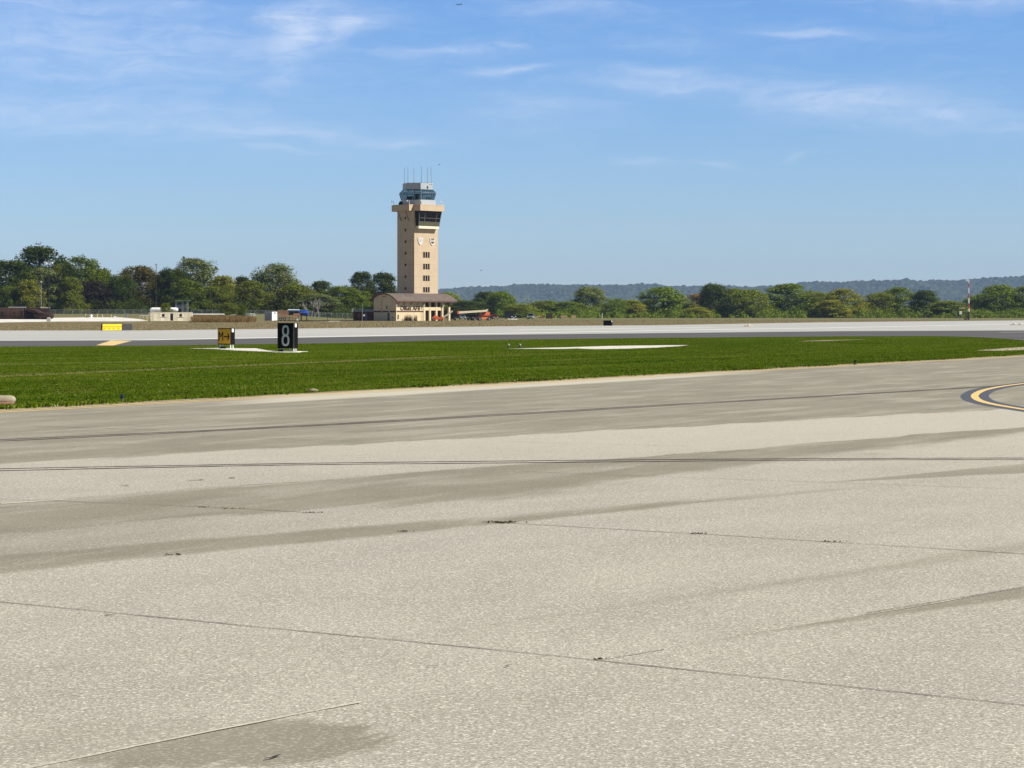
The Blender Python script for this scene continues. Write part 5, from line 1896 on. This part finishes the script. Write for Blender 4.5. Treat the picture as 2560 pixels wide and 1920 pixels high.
# ------------------------------------------------------------------ left-hand training area
def fence(pts, h_, label, step, name='chain_link_fence'):
    P = [Vector(p) for p in pts]
    r = thing(name, label, 'fence', P[0])
    for a, b_ in zip(P[:-1], P[1:]):
        d_ = b_ - a
        n_ = max(1, int(d_.length / step))
        for k in range(n_ + 1):
            q = a.lerp(b_, k / n_) - P[0]
            MB().tube(q, q + Vector((0, 0, h_ + .05)), .05, .05, 6).build('post', M['galv'], r)
        u = a - P[0]; v = b_ - P[0]
        MB().tube(u + Vector((0, 0, h_)), v + Vector((0, 0, h_)), .035, .035, 6).build('top_rail', M['galv'], r)
        # wire mesh as a panel of its own, laid out along the run
        pn_ = MB().poly([(0, 0, 0), (d_.length, 0, 0), (d_.length, 0, h_), (0, 0, h_)]).build('wire_mesh', M['wire'], r)
        pn_.location = u
        pn_.rotation_euler = (0, -math.asin(d_.z / d_.length), math.atan2(d_.y, d_.x))


def yb(px, Y): return base(px, Y)


fence([yb(-80, 700), yb(376, 705)], 1.55, 'grey chain-link fence behind the white gravel and yellow bollards', 2.6)
fence([yb(478, 705), yb(690, 706)], 1.55, 'grey chain-link fence behind the tall brown grass', 3.0)
fence([yb(772, 706), yb(884, 706)], 1.75, 'grey chain-link fence between the blue tank and the tower shed', 1.6)

# rusty fuselage mock-up
pF = base(60, 545)
kF = 545 / F
bz = pF.z
fu = thing('burnt_fuselage', 'rusted steel aircraft mock-up for fire training lying on white gravel', 'aircraft mock-up', base(0, 545), R_(3))
X = lambda px: px * kF
Rf = 1.42
zc_ = Rf + .05
MB().lathe([(X(-90), .3), (X(-84), Rf * .8), (X(-70), Rf), (X(58), Rf), (X(61), Rf * .97)], 'x', 28, (0, 0, zc_)).build('fuselage', M['rust'], fu, True)
for px in (-50, -30, -8, 22, 44):
    rg_ = MB()
    rg_.lathe([(X(px) - .09, Rf + .012), (X(px) - .08, Rf + .035), (X(px) + .08, Rf + .035), (X(px) + .09, Rf + .012)], 'x', 28, (0, 0, zc_))
    rg_.build('ring', M['rust2'], fu)
for x0, x1, z_0, z_1 in ((5, 11, .7, 1.9), (53, 59, .6, 2.0), (36, 39.5, 1.5, 1.9)):
    MB().box(X(x0), X(x1), -Rf - .02, -Rf + .25, z_0, z_1).build('opening', M['soot_and_shade'], fu)  # dark block on the skin stands in for the shade inside the opening
MB().prism([(X(62), -.6, 2.65), (X(90), -2.0, 2.30), (X(114), -2.4, 1.45), (X(100), -2.3, 1.42), (X(72), -1.4, 2.1)], (0, 2.6, .12)).build('wing', M['rust2'], fu)
MB().box(X(61), X(112), -.7, 1.1, .1, 1.55).build('burn_pit', M['soot_and_shade'], fu)
MB().prism([(X(62), 1.0, .1), (X(125), 1.0, .1), (X(122), 1.0, 2.7), (X(62), 1.0, 2.85)], (0, .3, 0)).build('rear_wall', M['rust2'], fu)
MB().lathe([(X(97), .3), (X(98), .82), (X(108), .88), (X(126), .86), (X(133), .68), (X(136), .3)], 'x', 22, (0, -1.4, .93)).build('engine_pod', M['rust'], fu, True)
MB().lathe([(X(86), .25), (X(87), .62), (X(97), .62)], 'x', 18, (0, -.9, 1.0)).build('engine_pod', M['rust2'], fu, True)
rl = MB()
rl.bar((X(20), .6, 2.97), (X(64), .6, 2.97), .12); rl.bar((X(98), 1.2, 2.86), (X(122), 1.2, 2.86), .12)
rl.build('handrail', M['white'], fu)

# light poles
def pole_from(px, py0, py1, label, name, r, m_, Y=None, heads=0, head_dx=4.0, block=False, cat='light pole', top_m=None):
    p = gp(px, py1) if Y is None else base(px, Y)
    k = p.y / F
    t_ = thing(name, label, cat, p)
    z1_ = CAM_H + (HOR - py0) * k - p.z
    MB().tube((0, 0, .0), (0, 0, z1_), r, r * .7, 8).build('pole', m_, t_)
    if heads:
        MB().bar((-head_dx * k * 1.6, 0, z1_ - .8), (head_dx * k * 1.6, 0, z1_ - .8), .1).build('crossarm', M['galv'], t_)
        for s_ in (-1, 1):
            x = s_ * head_dx * 1.5 * k
            MB().bar((x, 0, z1_ - .75), (x, 0, z1_ - .4), .08).build('bracket', M['galv'], t_)
            MB().loft([[(x - .25, -.25, z1_ - .45), (x + .25, -.25, z1_ - .45), (x + .25, .1, z1_ - .35), (x - .25, .1, z1_ - .35)],
                       [(x - .28 - .12, -.35, z1_ - .05), (x + .28 - .12, -.35, z1_ - .05), (x + .28 - .12, .1, z1_), (x - .28 - .12, .1, z1_)]]).build('floodlight', M['white'], t_)
    if block:
        MB().loft([[(-.42, -.42, -.1), (.42, -.42, -.1), (.42, .42, -.1), (-.42, .42, -.1)], [(-.38, -.38, .75), (.38, -.38, .75), (.38, .38, .75), (-.38, .38, .75)], [(-.2, -.2, .95), (.2, -.2, .95), (.2, .2, .95), (-.2, .2, .95)]]).build('base_block', M['concrete'], t_)
    if top_m:
        MB().box(-.22, .22, -.15, .15, z1_ - .25, z1_ + .15).build('lamp_head', top_m, t_)
    return t_


pole_from(122, 655, 804.5, 'dark pole with two white floodlights on a concrete block beside the rusty fuselage', 'floodlight_pole', .11, M['dkpole'], heads=1, head_dx=5, block=True)
pole_from(97, 680, 795, 'bare slim dark pole behind the rusty fuselage', 'utility_pole', .08, M['dkpole'], Y=700, cat='pole')
pole_from(103, 704, 795, 'short pale pole with a white lamp tip behind the rusty fuselage', 'lamp_pole', .09, M['galv'], Y=705, top_m=M['white'])
pole_from(390.5, 661, 782, 'tall thin dark pole rising behind the cream container', 'lamp_pole', .10, M['dkpole'], Y=560, top_m=M['galv'])
pole_from(525.5, 690, 788, 'slim dark pole behind the brown tall grass and white rail', 'lamp_pole', .09, M['dkpole'], Y=640, top_m=M['charcoal'])

# cream container building
pC = gp(375.5, 803)
kC = pC.y / F
cb = thing('container_building', 'cream ribbed shipping container with two windows and an open dark doorway', 'container', pC, math.radians(18))
WC, HC = 102 * kC / math.cos(math.radians(18)), 22 * kC
XC = lambda px: (px - 375.5) * kC / math.cos(math.radians(18))
ZC = lambda py: (803 - py) * kC
cont = mat('cream_container', (.80, .73, .56), .75, var=.10, scale=.8, grime=(.40, .31, .2))
MB().box(0, WC, 0, 2.3, 0.06, HC).build('body', cont, cb)
rb = MB()
for k in range(46):
    x = .08 + k * (WC - .2) / 46
    if XC(401.5) < x < XC(411.5) or XC(443) < x < XC(453) or XC(421.5) < x < XC(432): continue
    rb.box(x, x + .1, -.045, -.001, .12, HC - .1)
rb.box(0, WC, -.06, -.002, HC - .1, HC + .02); rb.box(0, WC, -.06, -.002, .05, .12)
rb.build('ribs', cont, cb)
MB().box(XC(423.5), XC(430.3), -.02, .4, .12, ZC(784.2)).build('doorway', M['soot_and_shade'], cb)  # solid dark block, the shade inside the open doorway put into its colour
for x0, x1 in ((403.5, 409.6), (445, 451)):
    w_ = MB().box(XC(x0), XC(x1), -.03, .2, ZC(791.8), ZC(785)).build('window', M['darkglass'], cb)
    sh_ = MB()
    sh_.box(XC(x0) - .42, XC(x0) - .03, -.06, -.002, ZC(792.3), ZC(784.6)); sh_.box(XC(x1) + .03, XC(x1) + .42, -.06, -.002, ZC(792.3), ZC(784.6)); sh_.box(XC(x0) - .42, XC(x1) + .42, -.09, -.004, ZC(793), ZC(792.35))
    sh_.build('shutter', M['cream'], w_)
MB().box(XC(384), XC(391.3), -.055, -.002, .1, ZC(785)).build('door', M['cream'], cb)
MB().box(-.55, -.45, .1, .3, 0, 1.1).build('side_post', M['yellow'], cb)

# white tank on saddles behind
pT = base(410, 520)
kT = 520 / F
tk = thing('white_tank', 'white horizontal gas tank with domed ends behind the cream container', 'tank', pT)
zt = CAM_H + (HOR - 774.6) * kT - pT.z
MB().lathe([(-3.25, .05), (-3.18, .3), (-2.95, .47), (-2.6, .54), (2.6, .54), (2.95, .47), (3.18, .3), (3.25, .05)], 'x', 24, (0, 0, zt)).build('shell', M['whitetank'], tk, True)
for x in (-2, 2):
    MB().box(x - .2, x + .2, -.5, .5, -.1, zt - .35).build('saddle', M['concrete'], tk)
MB().lathe([(.5, .14), (.75, .14), (.78, .05)], 'z', 12, (.3, 0, zt)).build('manhole', M['white'], tk)
tr_ = tree(413, 757.5, 36, 510, 'deep_olive', 'small olive tree growing between the container and the white tank', 4, None)

# lookout platform
Yl = 545
pl_ = base(455, Yl)
kl = Yl / F
lo = thing('lookout_platform', 'grey open steel lookout platform with flat roof behind the white tank', 'platform', pl_)
XL = lambda px: (px - 455) * kl
ZL = lambda py: CAM_H + (HOR - py) * kl - pl_.z
for px in (441, 456.5, 469):
    for y in (-.9, .9):
        MB().bar((XL(px), y, 0), (XL(px), y, ZL(752)), .13).build('leg', M['galv'], lo)
MB().box(XL(438.5), XL(474.5), -1.2, 1.2, ZL(752.3), ZL(751)).build('roof', M['bluegrey'], lo)
MB().box(XL(440), XL(471), -1.0, 1.0, ZL(771), ZL(769.8)).build('deck', M['galv'], lo)
MB().box(XL(439.5), XL(455), -.85, .85, ZL(769.7), ZL(761.5)).build('booth', M['bluegrey'], lo)
rr = MB()
for py in (762.5, 766):
    rr.bar((XL(456.5), -.98, ZL(py)), (XL(470), -.98, ZL(py)), .09)
rr.build('railing', M['galv'], lo)
xb = MB()
xb.bar((XL(457), -.95, ZL(781)), (XL(469), -.95, ZL(772)), .08); xb.bar((XL(469), -.95, ZL(781)), (XL(457), -.95, ZL(772)), .08)
xb.build('cross_brace', M['galv'], lo)

# yellow bollards
for i, (px, y0, y1, lab) in enumerate(((213.8, 785, 793.4, 'yellow bollard left of the white hydrant on the gravel'), (243.3, 785.7, 794.6, 'yellow bollard just right of the white hydrant'), (256, 787, 794.8, 'shorter yellow bollard between two others on the gravel'), (278, 786.5, 794, 'rightmost yellow bollard beside the white rocks'))):
    p = gp(px, y1); k = p.y / F
    r = thing('bollard', lab, 'bollard', p, 0, 'yellow bollards on the white gravel')
    MB().tube((0, 0, -.1), (0, 0, (y1 - y0) * k), .075, .075, 10).build('post', mat('pale_yellow', (.72, .60, .25), .6, var=.1) if i == 0 else bpy.data.materials['pale_yellow'], r)
    MB().lathe([(0, .08), (.06, .05), (.08, .01)], 'z', 10, (0, 0, (y1 - y0) * k)).build('cap', M['cream'], r)
p = gp(228, 794); k = p.y / F
r = thing('hydrant', 'white hydrant with side valve and dark hose heap on the gravel', 'hydrant', p)
MB().lathe([(0, .32), (.1, .3), (.55, .28), (.75, .22), (.85, .08)], 'z', 14).build('barrel', M['white'], r)
MB().lathe([(-.45, .12), (-.3, .14), (.3, .14), (.45, .12)], 'x', 12, (0, 0, .5)).build('valve', M['white'], r)
MB().lathe([(0, .5), (.12, .52), (.2, .35), (.22, .2)], 'z', 14, (-1.2, 0, 0)).build('hose_coil', M['charcoal'], r)
for i, (px, s_, lab) in enumerate(((286.5, .30, 'left white rock on the gravel edge near the last yellow bollard'), (291.5, .24, 'smaller white rock right of the other white rock'))):
    bm = bmesh.new()
    bmesh.ops.create_icosphere(bm, subdivisions=2, radius=s_)
    for v in bm.verts:
        v.co *= 1 + .25 * math.sin(v.co.x * 17 + i) * math.cos(v.co.y * 13)
        v.co.z = max(v.co.z, -.08)
    me = bpy.data.meshes.new('rock'); bm.to_mesh(me); bm.free()
    me.materials.append(M['concrete'] if i else M['padwhite'])
    o = bpy.data.objects.new('rock', me); COL.objects.link(o); o.location = gp(px, 794) + Vector((0, 0, .08))
    tag(o, lab, 'rock')
crate(312.5, 318.5, 784, 793.2, 'utility_cabinet', 'narrow grey utility cabinet before the fence left of the container', 'cabinet', M['galv'], dep=.5)

# white pipe rail
def rail(pts, h_, label, m_, r=.06):
    P = [Vector(p) for p in pts]
    t_ = thing('pipe_rail', label, 'rail', P[0])
    for a, b_ in zip(P[:-1], P[1:]):
        MB().bar(a - P[0] + Vector((0, 0, h_)), b_ - P[0] + Vector((0, 0, h_)), r * 2.4, r * 3).build('rail', m_, t_)
        n_ = 3
        for k in range(n_ + 1):
            q = a.lerp(b_, k / n_) - P[0]
            MB().tube(q + Vector((0, 0, -.1)), q + Vector((0, 0, h_ - .05)), r, r, 8).build('post', m_, t_)
    return t_


rail([base(478, 600), base(561, 605)], .95, 'long white pipe rail behind the brown tall grass', M['white'])
rail([base(350, 600), base(374, 600)], .55, 'short low white rail left of the cream container', M['white'])
rail([base(625, 660), base(637, 660)], .75, 'short white rail right of the grey concrete panels', M['white'], .08)
# charred wreck below the willow bush
pw = base(578, 575)
kw = 575 / F
wr = thing('charred_wreck', 'charred dark wreck with a fallen white pole in tall brown grass', 'wreck', pw)
wb = MB()
wb.box(-2.0, .3, -.5, .5, .2, .75); wb.box(.5, 2.2, -.6, .4, .3, .9); wb.box(-.6, 1.4, -.3, .6, .5, 1.1)
wb.build('body', M['soot_and_shade'], wr)
MB().bar((-2.2, -.7, .75), (1.2, -.8, 1.15), .16).build('pole', M['white'], wr)
MB().bar((-2.3, -.7, .1), (-1.8, -.7, 1.0), .12).build('stand', M['white'], wr)
for i, (px, lab) in enumerate(((616.5, 'left of two grey concrete panels at the end of the brown grass'), (622.5, 'right of two grey concrete panels, the wider one'))):
    p = base(px, 600); k = 600 / F
    o = MB().loft([[(-.22 - .08 * i, -.15, -.1), (.22 + .08 * i, -.15, -.1), (.22 + .08 * i, .15, -.1), (-.22 - .08 * i, .15, -.1)], [(-.20 - .08 * i, -.13, 1.35), (.20 + .08 * i, -.13, 1.35), (.20 + .08 * i, .13, 1.35), (-.20 - .08 * i, .13, 1.35)], [(-.15 - .08 * i, -.1, 1.42), (.15 + .08 * i, -.1, 1.42), (.15 + .08 * i, .1, 1.42), (-.15 - .08 * i, .1, 1.42)]]).build('concrete_panel', M['galv'], None)
    o.location = p
    tag(o, lab, 'panel')
tree(572, 757, 52, 620, 'deep_olive', 'rounded willow bush behind the charred wreck', 6, None, name='willow_bush')
tree(600, 762, 40, 640, 'deep_mid', 'low green bush right of the willow bush', 4, None, name='bush')

# tall brown grass
def reg_tall(n):
    px = RNG.uniform(479, 640, n); Y = RNG.uniform(482, 560, n)
    px = np.where(RNG.uniform(0, 1, n) < np.clip((640 - px) / 40, 0, 1), px, RNG.uniform(479, 600, n))
    x = (px - CX) / F * Y
    return x, Y, np.array([gz(a, b_) for a, b_ in zip(x, Y)])


o = bpy.data.objects.new('tall_grass', quads_mesh('tall_grass', blades(42000, reg_tall, 1.0, .06, lean=.55), M['dry_blade']))
COL.objects.link(o)
tag(o, 'patch of tall brown dry grass right of the cream container', 'tall grass', kind='stuff')


def reg_rough(n):
    Y = RNG.uniform(235, 640, n) ** 1.0
    px = RNG.uniform(-60, 2620, n)
    x = (px - CX) / F * Y
    yp = HOR + CAM_H * F / Y
    edge = np.interp(px, [f[0] for f in FAR], [f[1] for f in FAR])
    k = yp < edge - .5
    # keep clear of the gravel and of buildings' footprints
    k &= ~((px < 380) & (yp < 808))
    x, Y = x[k], Y[k]
    return x, Y, np.array([gz(a, b_) for a, b_ in zip(x, Y)])


o = bpy.data.objects.new('rough_grass', quads_mesh('rough_grass', blades(90000, reg_rough, .06, .12, lean=.8), m_leaf('rough_dry_grass', (.22, .182, .095), (.30, .25, .14), (.25, .215, .095), trans=.15)))
COL.objects.link(o)
tag(o, 'dry tan rough grass on the field beyond the runway', 'grass', kind='stuff')

# cabinet, plank stack on trailer, orange frame, blue tank
pc = gp(661.5, 802); k = pc.y / F
cbn = thing('equipment_cabinet', 'white-fronted grey metal cabinet left of the stacked brown planks', 'cabinet', pc, R_(-33))
wS, wF = 20 * k / math.cos(R_(33)), 11 * k / math.sin(R_(33))
MB().box(0, wS, 0, wF, .05, 22 * k).build('body', M['white'], cbn)
MB().box(.05, wS - .03, -.02, -.001, .1, 21.3 * k).build('side_panel', M['galv'], cbn)
MB().box(-.05, wS + .05, -.05, wF + .05, 22 * k, 22.7 * k).build('lid', M['white'], cbn)
for z_ in (17.5, 20):
    MB().box(wS + .002, wS + .02, wF * .35, wF * .75, (z_ - 1) * k, (z_ + .4) * k).build('label_plate', M['black'], cbn)
# the group behind
Yp = gp(700, 801).y
pp = base(708, Yp); k = Yp / F
tp = thing('flatbed_trailer', 'dark flatbed trailer under the stacked brown planks', 'trailer', pp, R_(4))
MB().box(-1.4, 2.2, -.9, .9, .55, .72).build('bed', M['charcoal'], tp)
for x in (-.6, .3):
    for y in (-.85, .85): wheel_to(tp, x, y, .32, .22)
MB().bar((2.1, 0, .6), (3.4, 0, .45), .12).build('drawbar', M['charcoal'], tp)
st = thing('plank_stack', 'stack of weathered brown planks piled on the dark trailer', 'planks', pp + Vector((0, 0, .725)), R_(4))
for j in range(6):
    MB().box(-1.32 + .04 * (j % 2), 1.3 - .05 * (j % 3), -.85, .85, j * .31 + .02, j * .31 + .25).build('plank_layer', M['plank'], st)
    MB().box(-1.1, 1.1, -.7, .7, j * .31 - .018, j * .31 + .018).build('spacer', M['charcoal'], st)
po = base(741, Yp); k = Yp / F
fo = thing('orange_frame', 'rust-orange steel frame with boxes right of the plank stack', 'frame', po, R_(4))
for x in (-.95, -.3, .35, .95):
    for y in (-.5, .5):
        MB().bar((x, y, 0), (x, y, 1.25), .1).build('leg', mat('rust_orange', (.40, .12, .06), .7, var=.2) if 'rust_orange' not in bpy.data.materials else bpy.data.materials['rust_orange'], fo)
MB().box(-1.1, 1.1, -.65, .65, 1.25, 1.38).build('table_top', bpy.data.materials['rust_orange'], fo)
MB().box(-.75, .85, -.5, .5, 1.381, 1.85).build('crate', M['plank'], fo)
MB().box(.1, .5, -.7, -.3, .02, .5).build('drum', M['white'], fo)
pbt = base(760, Yp + 8); k = (Yp + 8) / F
bt = thing('blue_tank', 'bright blue rounded tank raised behind the rust-orange frame', 'tank', pbt)
zt = CAM_H + (HOR - 783) * k
MB().lathe([(-1.15, .1), (-1.1, .55), (-.9, .70), (.75, .72), (1.0, .62), (1.15, .3), (1.18, .05)], 'x', 20, (0, 0, zt)).build('shell', M['blue'], bt, True)
MB().lathe([(-1.16, .3), (-1.16, .42), (-1.13, .42), (-1.13, .3)], 'x', 16, (0, 0, zt)).build('end_ring', M['lightblue'], bt)
MB().bar((-1.0, -.72, zt + .12), (.8, -.74, zt + .22), .07).build('rail', M['lightblue'], bt)
for x in (-.7, .7):
    MB().box(x - .12, x + .12, -.4, .4, 0, zt - .5).build('stand', M['charcoal'], bt)
pr = base(736, Yp + 6)
pk = thing('pipe_bundle', 'bundle of pale blue and white pipes between planks and blue tank', 'pipes', pr)
zt = CAM_H + (HOR - 777.5) * (Yp + 6) / F
for i, (m_, dz) in enumerate((('lightblue', .12), ('white', .28), ('lightblue', -.05), ('blue', -.22))):
    MB().tube((-1.7 + .1 * i, -.2 + .15 * i, zt + dz), (1.3, -.2 + .15 * i, zt + dz), .09, .09, 8).build('pipe', M[m_], pk)
for x in (-1.3, 1.0):
    MB().box(x - .06, x + .06, -.4, .5, 0, zt - .32).build('trestle', M['charcoal'], pk)
ph = [gp(x, y) for x, y in ((684, 803), (720, 802.9), (770, 803.4), (820, 802.4), (860, 802.6), (882, 802.2))]
hs = MB()
for a, b_ in zip(ph[:-1], ph[1:]):
    hs.tube(a + Vector((0, 0, .09)), b_ + Vector((0, 0, .09)), .09, .09, 8)
o = hs.build('ground_hose', M['black'])
tag(o, 'black hose laid along the field edge from trailer to shed', 'hose')
post(818.7, 794.8, 802, .06, M['darkbrown'], 'stake', 'dark stake at the left end of the pale slab before the fence', 'stake', M['charcoal'])
post(863.8, 793.2, 802, .06, M['darkbrown'], 'stake', 'dark stake beside the maroon shed left of it', 'stake', M['charcoal'])

# bare white branches by the fence
bs = thing('bare_shrub', 'leafless white-branched shrub leaning over the fence', 'shrub', base(782, 735))
bb = MB()
rg2 = random.Random(4)


def branch(p, d, L, r, depth):
    q = p + d * L
    bb.tube(p, q, r, r * .6, 5)
    if depth:
        for _ in range(3):
            d2 = (d + Vector((rg2.uniform(-.8, .8), rg2.uniform(-.6, .6), rg2.uniform(-.2, .5)))).normalized()
            branch(p.lerp(q, rg2.uniform(.5, 1)), d2, L * rg2.uniform(.5, .75), r * .55, depth - 1)


for x in (-1.5, -.4, .6, 2.0):
    branch(Vector((x, 0, 0)), Vector((rg2.uniform(-.5, .7), 0, 1)).normalized(), 3.2, .13, 3)
bb.build('branches', M['bark_pale'], bs)

# ------------------------------------------------------------------ in the sky
D = 12000.0
ap_ = at(1147, 11.4, D)
al_ = thing('airliner', 'tiny dark airliner crossing the sky at the top', 'airliner', ap_, R_(180))
s_ = D / F * 15 / 31.6
# local +x is the nose (points left in the photo)
MB().lathe([(-15.5, .4), (-11, 1.4), (-6, 2.0), (11, 2.0), (14, 1.5), (15.6, .5), (16, .1)], 'x', 16).build('fuselage', mat('airliner_paint', (.10, .15, .25), .4, var=.1), al_, True)
for sg in (-1, 1):
    MB().prism([(3.5, sg * 1.6, -.8), (-2.5, sg * 1.6, -.8), (-6.5, sg * 16, .5), (-4.8, sg * 16, .5)], (0, 0, .5)).build('wing', bpy.data.materials['airliner_paint'], al_)
    MB().prism([(-11.5, sg * .8, .6), (-14.5, sg * .8, .6), (-15.8, sg * 6, 1.1), (-14.4, sg * 6, 1.1)], (0, 0, .3)).build('tailplane', bpy.data.materials['airliner_paint'], al_)
    MB().lathe([(-2, .7), (-1.5, 1.0), (1.6, 1.05), (2, .85)], 'x', 12, (2.2, sg * 5.2, -1.9)).build('engine', bpy.data.materials['airliner_paint'], al_)
MB().prism([(-9.5, -.2, 1.4), (-15, -.2, 1.0), (-17, -.2, 7.2), (-14.3, -.2, 7.2)], (0, .4, 0)).build('fin', bpy.data.materials['airliner_paint'], al_)


def bird(px, py, Y, label):
    p = at(px, py, Y)
    r = thing('bird', label, 'bird', p, R_(30))
    me = bpy.data.meshes.new('body')
    P = [(0, 0, 0), (.10, 0, .01), (.17, 0, .03), (-.12, 0, 0), (-.24, 0, -.01), (.02, .16, .06), (-.03, .36, .02), (.02, -.16, .06), (-.03, -.36, .02)]
    E = [(0, 1), (1, 2), (0, 3), (3, 4), (0, 5), (5, 6), (0, 7), (7, 8)]
    me.from_pydata(P, E, [])
    o_ = bpy.data.objects.new('body', me)
    COL.objects.link(o_)
    o_.parent = r
    md = o_.modifiers.new('skin', 'SKIN')
    for v, rr_ in zip(me.skin_vertices[0].data, ((.055, .05), (.045, .045), (.02, .02), (.045, .035), (.05, .008), (.06, .012), (.015, .005), (.06, .012), (.015, .005))):
        v.radius = rr_
    me.skin_vertices[0].data[0].use_root = True
    o_.modifiers.new('sub', 'SUBSURF').levels = 1
    me.materials.append(M['black'])


bird(1098, 411.5, 420, 'tiny dark bird in the sky just right of the tower antennas')
bird(1203, 676, 420, 'tiny dark bird in the pale sky low above the hills')

# ------------------------------------------------------------------ haze
m, t, b = new_mat('haze_air')
nt = m.node_tree
nt.nodes.remove(b)
pv = t.n('ShaderNodeVolumePrincipled')
pv.inputs['Color'].default_value = (.42, .60, 1.0, 1)
pv.inputs['Density'].default_value = 0.000040
pv.inputs['Anisotropy'].default_value = 0.0
nt.links.new(pv.outputs[0], nt.nodes['Material Output'].inputs['Volume'])
hz = MB().box(-6500, 6500, -400, 14000, -1.2, 300).build('haze', m)
hz['kind'] = 'stuff'
hz['label'] = 'faint blue haze that veils the far hills'
hz['category'] = 'haze'
